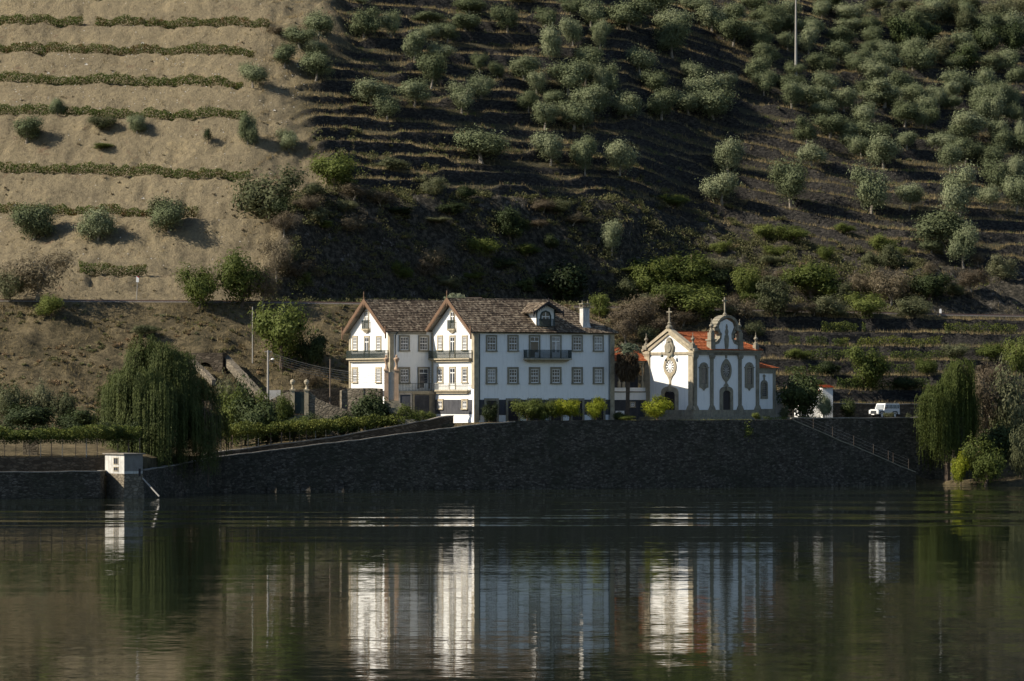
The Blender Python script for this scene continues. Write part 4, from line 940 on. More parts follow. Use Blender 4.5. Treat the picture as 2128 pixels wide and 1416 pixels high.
strip('stone_footing', [(W(710,0,511.5).x, 511.5, zp(812,511.5)), (W(722,0,511.5).x, 511.7, zp(808,511.5)), (W(745,0,511).x, 511.3, zp(807,511)), (W(790,0,510).x, 510.5, zp(808,510))], 1.2, 8, M['pale_stone'], None, 'pale sunlit stone footing under the rear gable of the manor house')
# monumental stair gate
YS = 505.6
se = empty('stair_gate', W(815, 832, YS), 'tall sandstone gateway with urn finials at the head of the garden steps', 'gate'); sl0 = se.location
xa, xb = W(803, 0, YS).x-sl0.x, W(824, 0, YS).x-sl0.x; zt = W(0, 771, YS).z-sl0.z
gate_post(se, xa, 0, -0.8, zt, 0.55, False, 'sandstone'); gate_post(se, xb, 0.0, -0.8, zt, 0.55, False, 'sandstone')
m = MB(); m.box(xa+0.26, xb-0.26, -0.03, 0.03, 0.0, zt-0.15)
for i in range(5): m.box(xa+0.28+i*0.17, xa+0.31+i*0.17, -0.06, -0.031, 0.0, zt+0.1)
m.build('gate_leaf', M['iron_white'], se)
stp = MB()
for i in range(9): stp.box(xa-0.3+i*0.24, xb+0.4+i*0.27, -0.35-i*0.32-0.32, -0.35-i*0.32, -3.2, -0.08-i*0.3)
tag(stp.build('garden_steps', M['granite_dark'], None, sl0), 'stone garden steps descending from the tall urn topped gateway', 'steps')
wz = MB(lambda a, b, z: (a, -b, z)); wl_ = xb+0.3
wz.prism([(wl_, 0.95), (wl_+1.75, 0.95), (wl_+1.75, -2.9), (wl_, -1.0)], -0.3, 0.1); o = wz.build('stair_wall', M['plinth'], None, (sl0.x, sl0.y-0.6, sl0.z)); tag(o, 'grey wedge shaped stair wall with cream border beside the garden steps', 'wall')
tz2 = MB(lambda a, b, z: (a, -b, z)); tz2.ring([(wl_, 0.95), (wl_+1.75, 0.95), (wl_+1.75, -2.9), (wl_, -1.0)], [(wl_+0.2, 0.72), (wl_+1.55, 0.72), (wl_+1.55, -2.4), (wl_+0.2, -0.85)], 0.101, 0.16); tz2.build('border', M['cap'], o)

# culvert under the railway embankment and its wing wall
Yc = 533.0
cu = empty('culvert_portal', W(425, 792, Yc), 'dark stone culvert portal with round arch in the embankment above the willow', 'culvert', R(-12)); cl = cu.location
m = MB(lambda a, b, z: (a, -b, z)); ch_ = 60*Yc/F
w2 = 2.6; ah = [( -1.15, -1), (-1.15, 1.5)]+[(-1.15*math.cos(math.pi*i/8), 1.5+1.1*math.sin(math.pi*i/8)) for i in range(1, 8)]+[(1.15, 1.5), (1.15, -1)]
ou = [(-w2, -1), (-w2, 2.2)]+[(-w2+2*w2*i/8, 3.9) for i in range(1, 8)]+[(w2, 2.2), (w2, -1)]
ou[1] = (-w2, 3.9); ou[-2] = (w2, 3.9)
m.ring(ou, ah, -2.5, 0.0); m.build('arch_wall', M['schist'], cu)
m = MB(lambda a, b, z: (a, -b, z)); m.prism(ah, -2.6, -2.4); m.build('dark_opening', M['wood_dark'], cu)
strip('wing_wall', [tuple(W(462,738,534.5)), tuple(W(500,778,526)), tuple(W(548,832,516))], 0.9, lambda x: I(x, [W(462,0,534.5).x, W(548,0,516).x], [W(462,738,534.5).z-1.1, W(548,832,516).z-1.3]), M['pale_stone'], None, 'pale diagonal stone wing wall running down from the culvert to the garden')
strip('wing_wall', [tuple(W(398,748,531)), tuple(W(425,772,527)), tuple(W(440,790,524))], 0.6, lambda x: I(x, [W(398,0,531).x, W(440,0,524).x], [W(398,748,531).z-0.8, W(440,790,524).z-0.8]), M['pale_stone'], None, 'short diagonal stone wall left of the culvert behind the willow top')

# ------------------------------------------------------------------ poles, cables, signs
def pole(px, yb, yt, label, r=0.14, mat='concrete', Y=None, r2=None):
    if Y is None: x, Yh = hit(px, yb)
    else: x, Yh = (px-1064)*Y/F, Y
    zb = ground(x, Yh) if Y is None else zp(yb, Yh)
    zt = zp(yt, Yh); e = empty('utility_pole', (x, Yh, zb), label, 'pole')
    m = MB(); m.lathe((0,0,-0.5), [(r,0),(r2 or r*0.7, zt-zb+0.5)], 8); m.build('shaft', M[mat], e)
    return e, zt-zb
e, h = pole(1654, 181, -14, 'tall pale concrete mast rising among the olives out of the top of the frame', 0.27, 'concrete', r2=0.12)
m = MB(); m.box(-0.9, 0.9, -0.07, 0.07, h-0.5, h-0.35); m.build('crossarm', M['concrete'], e)
pole(1437, 611, 529, 'dark wooden pole standing in the green bushes behind the chapel', 0.13, 'polewood')
pole(525, 757, 638, 'thin pole in front of the embankment left of the big green tree', 0.1, 'concrete')
e1, h1 = pole(557, 832, 728, 'concrete pole with street lamp and cables at the head of the wing wall', 0.17, 'concrete', Y=512)
m = MB(); m.box(-0.5, 0.5, -0.05, 0.05, h1-0.25, h1-0.15); m.build('crossarm', M['concrete'], e1)
m = MB(); m.tube([(0,0,h1-1.6), (0.35,-0.25,h1-1.25), (0.55,-0.4,h1-1.2)], 0.04, 6); lm = m.build('lamp_arm', M['concrete'], e1)
m = MB(); m.lathe((0.62,-0.45,h1-1.36), [(0.05,0),(0.2,0.08),(0.22,0.2),(0.1,0.28)], 8); m.build('lamp_head', M['lamp'], lm)
e2, h2 = pole(686, 837, 746, 'slim weathered pole between the garden gate and the rear gable', 0.1, 'polewood', Y=510)
p = W(276, 628, 551); e = empty('railway_sign', (p.x, 556.2, RZ+0.05), 'small white sign with a red corner on a leaning post beside the railway', 'sign'); hs = 50*555/F
e.rotation_euler = (0, R(3), 0)
m = MB(); m.lathe((0,0,-0.3), [(0.06,0),(0.05,hs+0.2)], 6); m.build('post', M['concrete'], e)
m = MB(); m.box(-0.2, 0.2, -0.09, -0.055, hs-0.5, hs+0.35); m.build('sign_plate', M['lamp'], e)
m = MB(); m.prism([(-0.2, hs+0.35), (0.2, hs+0.35), (0.2, hs+0.1)], -0.1, -0.092); m.build('red_corner', simple('red_paint', (0.4, 0.05, 0.04)), e)
x, Yh = (1964-1064)*590/F, float(yr(67))+1.6
m = MB(); m.box(-0.16, 0.16, -0.08, 0.08, 0, 1.0); m.prism([(-0.16,1.0),(0.16,1.0),(0,1.12)], -0.08, 0.08); m.v = [(a+x, b+Yh, z+float(rz(x))) for a, b, z in m.v]
tag(m.build('marker_post', M['lamp']), 'small bright white marker beside the railway at the right', 'marker')
A = Vector((e1.location.x, 512, e1.location.z+h1-0.2)); Bz = Vector(house.matrix_world @ Vector((0, 0, 0)))
B = Vector((CX+ct*(-0.1)-st_*(WG), CY+st_*(-0.1)+ct*WG, 15.6))
for i, (oz, lab) in enumerate(((0.0, 'topmost'), (-0.28, 'second'), (-0.6, 'third'), (-0.95, 'fourth'), (-1.3, 'lowest'))):
    pts = []
    for k in range(17):
        t = k/16; q = A.lerp(B, t); pts.append((q.x, q.y-0.3, q.z+oz*(0.9+0.1*t)-1.9*4*t*(1-t)*0.75))
    m = MB(); m.tube(pts, 0.022, 4); tag(m.build('overhead_cable', M['wire']), lab+' of the five sagging cables running from the lamp pole to the manor house', 'cable')

# ------------------------------------------------------------------ path fence on the right ramp
fe = empty('path_fence', (0,0,0), 'thin wire fence with posts along the path sloping to the river on the right', 'fence')
prev = None
for px in (1648,1690,1730,1774,1815,1846,1856,1888):
    Y = 527+(px-1648)*0.012; x = (px-1064)*Y/F; Y = float(yo(x))+0.3; x = (px-1064)*Y/F
    z = float(I(x, [37.6,54,56], [9.0,2.2,1.5])); m = MB(); m.box(x-0.022, x+0.022, Y-0.022, Y+0.022, z-0.1, z+1.5); m.build('post', M['polewood'], fe)
    if prev:
        for dz in (0.5, 0.95, 1.4): mm = MB(); mm.tube([(prev[0], prev[1], prev[2]+dz), (x, Y, z+dz)], 0.012, 4); mm.build('wire', M['wire'], fe)
    prev = (x, Y, z)

# ------------------------------------------------------------------ car
def car():
    e = empty('parked_car', (0,0,0), 'white boxy off road car parked on the terrace behind the river wall', 'car', R(44))
    px0 = W(1815, 871, 543); e.location = (px0.x, px0.y, ground(px0.x, px0.y)+0.02); e.scale = (1.0, 1.0, 1.1)
    wp = simple('white_car_paint', (0.72, 0.74, 0.72), 0.35, 0.04, 2); bk = simple('black_rubber', (0.02, 0.02, 0.02), 0.8); dk = simple('car_grille', (0.04, 0.045, 0.05), 0.5)
    L, w2 = 4.7, 0.88
    m = MB()  # body along +x backwards, front at x=0
    m.box(0.05, L, -w2, w2, 0.55, 1.05); m.box(0.1, 1.35, -0.66, 0.66, 1.052, 1.18); m.box(0.08, 1.2, -w2, -0.7, 1.052, 1.1); m.box(0.08, 1.2, 0.7, w2, 1.052, 1.1)
    body = m.build('body', wp, e)
    c = MB(); zt = 1.93
    pr = [(1.3, 1.05), (1.62, 1.86), (1.75, zt), (L-0.1, zt), (L, 1.8), (L, 1.05)]
    T = lambda a, b, z: (a, b*(1 if z < 1.2 else 0.93), z)
    cc = MB(T); cc.prism(pr, -w2+0.01, w2-0.01); cab = cc.build('cabin', wp, e)
    gl_ = MB(); gm_ = M['glass']
    g = MB(); g.add([(1.33,-0.72,1.16),(1.33,0.72,1.16),(1.57,0.68,1.78),(1.57,-0.68,1.78)], [(0,1,2,3)]); g.v = [(a-0.03, b, z) for a, b, z in g.v]; g.build('windscreen', simple('sunlit_glass', (0.25,0.27,0.28), 0.08), e)  # sun on the windscreen is put into the paler glass colour
    for sgn in (-1, 1):
        for a0, a1 in ((1.7, 2.35), (2.45, 3.2), (3.3, 4.1), (4.2, 4.6)):
            g = MB(); y0 = sgn*(w2+0.005); y1 = sgn*(w2*0.935+0.01); g.add([(a0+(0.1 if a0 < 2 else 0), y0, 1.28), (a1, y0, 1.28), (a1, y1, 1.75), (a0+(0.16 if a0 < 2 else 0), y1, 1.75)], [(0,1,2,3)]); g.build('side_window', M['glass'], e)
        for x_ in (0.85, 3.65):
            h_ = MB(lambda a, b, z: (a, b, z))
            ww = MB(); ww.add([], [])
            wh = MB(lambda a, b, z: (x_+a, sgn*(w2-0.13)+z, 0.4+b)); wh.lathe((0,0,-0.13), [(0.3,0),(0.4,0.04),(0.4,0.22),(0.3,0.26)], 16); wo = wh.build('wheel', bk, e)
            rm = MB(lambda a, b, z: (x_+a, sgn*(w2+0.001)+sgn*z, 0.4+b)); rm.lathe((0,0,-0.02), [(0.22,0),(0.22,0.03),(0.1,0.05)], 12); rm.build('rim', wp, wo)
            ar = MB(lambda a, b, z: (x_+a, sgn*(w2+b), 0.5+z)); ar.prism([(-0.6,0),(-0.45,0.42),(0.45,0.42),(0.6,0),(0.46,0),(0.36,0.3),(-0.36,0.3),(-0.46,0)], 0.0, 0.06); ar.build('wheel_arch', bk, e)
        hl = MB(lambda a, b, z: (0.05-z, sgn*0.66+a, 0.82+b)); hl.lathe((0,0,0), [(0.12,0),(0.11,0.04)], 12); hl.build('headlight', M['lamp'], e)
        mi = MB(); mi.box(1.5, 1.58, sgn*(w2+0.02) if sgn > 0 else sgn*(w2+0.25), sgn*(w2+0.25) if sgn > 0 else sgn*(w2+0.02), 1.25, 1.5); mi.build('mirror', bk, e)
    m = MB(); m.box(0.0, 0.049, -0.5, 0.5, 0.62, 1.0); m.build('grille', dk, e)
    m = MB(); m.box(-0.12, 0.0, -w2, w2, 0.45, 0.62); m.build('bumper', bk, e)
    m = MB(); m.box(-0.13, -0.121, -0.26, 0.26, 0.48, 0.58); m.build('number_plate', M['lamp'], e)
    m = MB()
    for a in (1.9, 2.6, 3.3, 4.0, 4.5): m.box(a, a+0.05, -0.7, 0.7, zt+0.08, zt+0.12)
    for b in (-0.7, 0.66): m.box(1.85, 4.6, b, b+0.04, zt+0.121, zt+0.16)
    m.build('roof_rack', bk, e)
    m = MB(); m.box(0.6, L-0.3, -0.6, 0.6, 0.3, 0.549); m.build('chassis', bk, e)
car()

# ------------------------------------------------------------------ vegetation makers
def leaves(P, N, s_w, s_l, rs, Nn=None, jit=0.55):       # P points, N main direction (n,3) or None
    n = len(P)
    d = rs.normal(size=(n, 3)) if N is None else N + rs.normal(size=(n, 3))*0.55
    if Nn is not None: d = d - Nn*(np.sum(d*Nn, 1))[:, None]*0.75
    d /= np.linalg.norm(d, axis=1)[:, None]+1e-9
    r = rs.normal(size=(n, 3)) if Nn is None else Nn+rs.normal(size=(n, 3))*jit
    u = np.cross(d, r); u /= np.linalg.norm(u, axis=1)[:, None]+1e-9
    L = (s_l*rs.uniform(0.6, 1.4, n))[:, None]; w_ = (s_w*rs.uniform(0.6, 1.4, n))[:, None]
    a = P - d*L*0.5; b = P + u*w_*0.5; c = P + d*L*0.5; e = P - u*w_*0.5
    Vv = np.stack([a, b, c, e], 1).reshape(-1, 3); Ff = np.arange(4*n).reshape(-1, 4)
    return Vv, Ff
def crown(name, blobs, mat, n, sw, sl, seed, clump=0.34, up=0.5, nclump=None, hollow=0.55):
    rs = np.random.default_rng(seed); B = np.array(blobs, float)      # x,y,z,rx,ry,rz
    wgt = (B[:, 3]*B[:, 4]+B[:, 3]*B[:, 5]+B[:, 4]*B[:, 5]); wgt /= wgt.sum()
    nc = nclump or max(40, n//32)
    bi = rs.choice(len(B), nc, p=wgt); d = rs.normal(size=(nc, 3)); d /= np.linalg.norm(d, axis=1)[:, None]
    rad = 1-hollow*rs.random(nc)**1.6
    cpos = B[bi, :3]+d*B[bi, 3:6]*rad[:, None]; csz = clump*rs.uniform(0.6, 1.5, nc)
    ci = rs.integers(0, nc, n)
    off = rs.normal(size=(n, 3))*csz[ci][:, None]; off[:, 2] *= (1+up*0.5)
    P = cpos[ci]+off
    N = rs.normal(size=(n, 3))*0.8+np.array([0, 0, up])
    bc = B[bi[ci]]; Nn = (P-bc[:, :3])/bc[:, 3:6]**2; cc = (B[:, :3]*wgt[:, None]).sum(0); ex = np.array([B[:, 3].max(), B[:, 4].max(), B[:, 5].max()])*1.4
    N2 = (P-cc)/ex**2; Nn = Nn/(np.linalg.norm(Nn, axis=1)[:, None]+1e-9)+1.0*N2/(np.linalg.norm(N2, axis=1)[:, None]+1e-9)+0.5*off/(csz[ci][:, None]+1e-9)+np.array([0, 0, 0.35])
    Nn /= np.linalg.norm(Nn, axis=1)[:, None]+1e-9
    Vv, Ff = leaves(P, N, sw, sl, rs, Nn, 0.38)
    return mesh_np(name, Vv, Ff, mat)
def trunk_mesh(name, h, r, mat, seed, nb=5, spread=1.0, lean=0.2, split=0.4):
    rd = random.Random(seed); m = MB(); p = Vector((0,0,-0.4)); top = Vector((rd.uniform(-lean, lean), rd.uniform(-lean, lean), h*split))
    m.tube([p, p.lerp(top, 0.5)+Vector((rd.uniform(-.08,.08), 0, 0)), top], [r*1.3, r, r*0.8], 7)
    for i in range(nb):
        a = 2*math.pi*i/nb+rd.uniform(-0.4, 0.4); L = spread*rd.uniform(0.6, 1.0)
        mid = top+Vector((math.cos(a)*L*0.45, math.sin(a)*L*0.45, (h-h*split)*0.5)); end = top+Vector((math.cos(a)*L, math.sin(a)*L, (h-h*split)*rd.uniform(0.75, 1.0)))
        m.tube([top-Vector((0,0,0.1)), mid, end], [r*0.55, r*0.35, r*0.1], 5)
    return_me = bpy.data.meshes.new(name); return_me.from_pydata(m.v, [], m.f); return_me.update(); return_me.materials.append(mat); return return_me
def blobset(rd, w_, h_, z0, k, flat=0.8):
    out = [(rd.uniform(-.06,.06)*w_, rd.uniform(-.06,.06)*w_, z0+h_*rd.uniform(0.42,0.52), w_*0.31, w_*0.31, h_*rd.uniform(0.36, 0.46))]
    for i in range(k):
        a = 2*math.pi*i/k+rd.uniform(-.5, .5); q = rd.uniform(0.18, 0.36)*w_; s = rd.uniform(0.11, 0.25)*w_
        out.append((math.cos(a)*q, math.sin(a)*q, z0+h_*rd.uniform(0.24, 0.86), s, s, s*flat*rd.uniform(0.8, 1.2)))
    return out
PROTO = {}
def proto(kind, crown_me, trunk_me, cw, chh, z0): PROTO.setdefault(kind, []).append((crown_me, trunk_me, cw, chh, z0))
# unit sizes: crown width 4.5, crown height 3.4, crown bottom z0
def mk(kind, mat, nvar, n, sw, sl, clump, up, bark='bark', k=6, z0=0.9, hgt=3.4, wid=4.5, nb=5, r=0.16, hollow=0.55):
    rd = random.Random(hash(kind) % 1000 if False else sum(map(ord, kind)))
    for v in range(nvar):
        sd = rd.randint(0, 9999)
        cm = crown(kind+'_crown', blobset(rd, wid, hgt, z0, k+v % 3), M[mat], n, sw, sl, sd, clump, up, hollow=hollow)
        tm = trunk_mesh(kind+'_trunk', z0+hgt*0.75, r, M[bark], sd, nb, wid*0.3, 0.3, 0.42 if z0 > 0.5 else 0.25)
        proto(kind, cm, tm, wid, hgt, z0)
mk('olive', 'olive', 8, 9500, 0.10, 0.25, 0.30, 0.7, 'bark_pale', z0=0.8, hgt=3.5, hollow=0.7)
mk('olivebush', 'olive', 3, 9500, 0.10, 0.25, 0.30, 0.7, 'bark_pale', z0=0.15, hgt=3.8)
mk('bush', 'leaf_green', 4, 6000, 0.12, 0.26, 0.26, 0.5, z0=0.1, hgt=3.9)
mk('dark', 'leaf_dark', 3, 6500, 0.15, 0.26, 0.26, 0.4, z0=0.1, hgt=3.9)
mk('bright', 'leaf_bright', 3, 5500, 0.13, 0.24, 0.22, 0.3, z0=0.5, hgt=3.6)
mk('grey', 'leaf_grey', 4, 5500, 0.11, 0.28, 0.26, 0.7, z0=0.1, hgt=3.9)
mk('dry', 'leaf_dry', 3, 4200, 0.06, 0.36, 0.28, 0.7, 'bark_pale', z0=0.2, hgt=3.8, nb=9, r=0.12, hollow=0.8)
mk('conifer', 'leaf_dark', 1, 2600, 0.1, 0.25, 0.2, 1.2, z0=0.1, hgt=3.9, wid=4.5)
KIND_NAME = {'olive': ('olive_tree', 'olive tree'), 'olivebush': ('olive_tree', 'olive tree'), 'bush': ('green_bush', 'bush'), 'dark': ('dark_tree', 'tree'), 'bright': ('citrus_tree', 'tree'), 'grey': ('grey_bush', 'bush'), 'dry': ('dry_shrub', 'shrub'), 'conifer': ('conifer_shrub', 'shrub')}
trees_placed = []
def plant(kind, px, yc, w_, h_, label, group=None, Y=None, depth=None, name=None, var=None, cat=None):
    """crown centre (px,yc) and size w_,h_ in photo pixels; stands on the ground it is seen against"""
    pr = PROTO[kind]; v = pr[(var if var is not None else random.randrange(len(pr)))]; cm, tm, cw, chh, z0 = v
    frac = z0/chh
    yb = yc+h_/2+h_*frac
    if Y is None:
        x, Yh = hit(px, yb); Yh += 0.9; x = (px-1064)*Yh/F
    else: Yh = Y; x = (px-1064)*Yh/F
    zg = ground(x, Yh)
    zb_want = zp(yb, Yh)
    z = min(zg, zb_want) if zb_want < zg else zg
    z = zg if abs(zb_want-zg) < 1.6 else (zb_want if zb_want < zg else zg)
    sx = w_*Yh/F/cw*(1.1 if Y is None else 0.98); sz = (zp(yc-h_/2*1.08, Yh)-z)/(z0+chh)
    if sz < 0.15: sz = h_*Yh/F/chh
    nm, ct_ = KIND_NAME[kind]
    e = empty(name or nm, (x, Yh, z), label, cat or ct_, random.uniform(0, 6.28), group); e.scale = (sx, sx, sz)
    t = bpy.data.objects.new('trunk', tm); C.objects.link(t); t.parent = e
    c = bpy.data.objects.new('crown', cm); C.objects.link(c); c.parent = e
    return e

# ------------------------------------------------------------------ olive grove
T3 = [(310,130,190,130),(190,240,210,120),(290,310,150,110),(95,360,160,130),(290,430,190,150),(600,140,190,150),(765,165,120,140),(915,290,150,150),(1010,120,190,80),(1020,210,130,110),(1120,210,130,90),(1240,150,190,140),(1260,40,200,110),(1500,140,170,160),(1745,120,150,120),(1770,290,160,180),(1915,210,150,140),(1900,60,140,120),(2030,90,170,170),(2090,220,100,130),(2030,370,200,120),(1075,340,170,110),(1020,450,170,170),(650,600,240,130),(740,680,170,130),(915,600,190,140),(1215,620,160,160),(1330,410,100,110),(1440,460,110,100),(1335,540,170,150),(1610,450,200,140),(1690,530,140,110),(1890,500,230,170),(2090,500,100,160),(1640,640,130,120),(1790,640,150,110),(1740,750,170,160),(1920,730,220,150),(2030,650,190,160),(1340,920,330,190),(1775,940,180,160),(1970,980,160,150),(570,20,110,70),(1600,10,200,60)]
T4 = [(250,90,200,130),(120,150,100,90),(460,90,160,110),(455,185,140,130),(640,90,140,100),(745,75,130,90),(740,160,160,120),(870,190,110,110),(930,60,160,110),(920,125,150,80),(1000,210,110,90),(900,260,140,90),(860,330,140,100),(890,400,120,100),(1020,470,140,130),(1100,190,110,110),(1120,120,130,90),(1250,180,140,90),(1310,70,170,90),(1290,140,130,90),(1240,250,150,90),(1160,310,150,90),(1180,400,130,120),(1330,290,130,90),(1390,240,100,80),(1470,300,170,100),(1600,300,140,100),(1460,450,220,120),(1370,540,120,110),(1560,540,140,120),(1660,550,140,110),(1720,480,110,120),(1800,380,150,120),(1940,380,140,110),(1930,500,150,130),(2060,300,130,120),(2060,460,120,120),(550,345,110,90),(300,290,130,110),(40,360,120,100),(130,380,120,120),(370,410,130,110),(600,430,170,110),(700,400,120,90),(400,500,150,110),(530,510,140,110),(650,500,200,120),(230,510,150,120),(60,490,150,110),(30,560,90,90),(1090,625,120,120),(1400,630,200,100),(1570,680,130,90),(1870,610,200,120),(2110,620,60,110),(1850,720,130,90),(1120,740,130,90),(720,760,140,140),(690,895,160,130),(1015,880,170,170),(1460,740,150,130),(200,760,130,130),(35,740,90,130),(1400,900,170,170),(1580,950,120,110),(1820,910,170,180),(1960,930,110,90),(1990,830,140,120),(2090,820,90,110),(2090,930,130,130),(560,30,160,70),(380,30,150,70),(840,20,140,60)]
T5 = [(1560,160,130,120),(1720,250,150,120),(1650,80,150,100),(1740,60,120,100),(1850,110,110,120),(1950,200,120,130),(2080,180,110,150),(1990,70,140,120),(1860,30,150,80),(2080,40,120,80),(1500,90,90,120),(1420,30,120,70),(1560,40,120,70),(1200,25,140,60),(1660,170,120,100),(1840,280,130,100),(1980,300,120,90)]
OL = [(560+a/3.04, b/3.04, c/3.04, d/3.04) for a, b, c, d in T3]+[(1200+a/2.293, b/2.293, c/2.293, d/2.293) for a, b, c, d in T4]
_r = random.Random(4)
for i in range(110):      # the packed part of the grove, right of the mast
    px = _r.uniform(1500, 2125); yy = _r.uniform(20, 340)
    if px-1500 > (yy-20)*0.9 and all(abs(px-o[0])/27+abs(yy-o[1])/23 > 1 for o in OL): OL.append((px, yy, _r.uniform(46, 70), _r.uniform(38, 50)))
OL += [(1962,478,118,66),(2003,515,56,66),(1935,515,50,40)]
def ordinal(i):
    w_ = ['first','second','third','fourth','fifth','sixth','seventh','eighth','ninth','tenth','eleventh','twelfth','thirteenth','fourteenth','fifteenth','sixteenth','seventeenth','eighteenth','nineteenth','twentieth']
    return w_[i] if i < 20 else 'twenty-'+w_[i-20]
bands = [(-50, 38, 'of the top tier'), (38, 75, 'of the second tier from the top'), (75, 110, 'of the third tier from the top'), (110, 150, 'of the fourth tier from the top'), (150, 190, 'of the tier at the mast foot'),
         (190, 222, 'of the tier below the mast foot'), (222, 275, 'of the tier above the broad dark walls'), (275, 345, 'of the widely spaced tier'), (345, 400, 'of the loose tier right of the cliff'), (400, 560, 'of the lowest tier')]
for lo_, hi_, txt in bands:
    row = sorted([o for o in OL if lo_ <= o[1] < hi_])
    for i, (px, yc, w_, h_) in enumerate(row):
        size = 'broad' if w_ > 75 else ('small' if w_ < 46 else 'rounded')
        plant('olive', px, yc, w_*(1.06 if px < 1500 or yc > 300 else 0.94), h_*(1.05 if px < 1500 or yc > 300 else 0.95), f'{size} olive tree, {ordinal(i)} from the left {txt}', 'olive trees on the walled terraces')
for i, (a, b, c, d) in enumerate(sorted(T5, key=lambda t: t[0])):
    plant('grey' if i % 3 else 'dark', 1200+a/2.293, b/2.293, c/2.293*1.1, d/2.293*1.1, f'hazy mixed woodland tree in the upper right corner, {ordinal(i)} from the left', 'woodland trees in the upper right corner', name='woodland_tree', cat='tree')
# the spur
for px, yc, w_, h_, kd, lab in [
    (55,275,68,52,'olivebush','dense round olive bush alone at the left edge above the long vine row'),
    (120,226,34,40,'olivebush','slim grey-green bush standing in the fifth vine row near the left edge'),
    (210,260,52,34,'grey','low spreading bush just under the vine row, between two taller bushes'),
    (285,264,42,44,'olivebush','leaning grey-green bush under the vine row in the middle of the vineyard'),
    (433,290,26,46,'conifer','small dark upright conifer on the bare slope'),
    (515,275,40,76,'olivebush','tall narrow olive near the right end of the bare slope'),
    (600,296,46,46,'olivebush','small round olive on the rubble right of the tall narrow one'),
    (525,152,60,42,'olive','lone flat topped olive with a visible trunk at the end of a vine row'),
    (70,462,92,66,'olivebush','wide olive at the left edge below the lowest long vine row'),
    (203,468,74,64,'olivebush','rounded olive second from the left below the lowest long vine row'),
    (352,452,86,70,'olivebush','large olive at the right end of the lowest long vine row'),
    (215,310,40,24,'bush','low green weed clump on the bare slope left of the conifer'),
    (575,68,40,24,'dry','dark scrubby mound at the right end of the upper vine row'),
    ]: plant(kd, px, yc, w_, h_, lab)

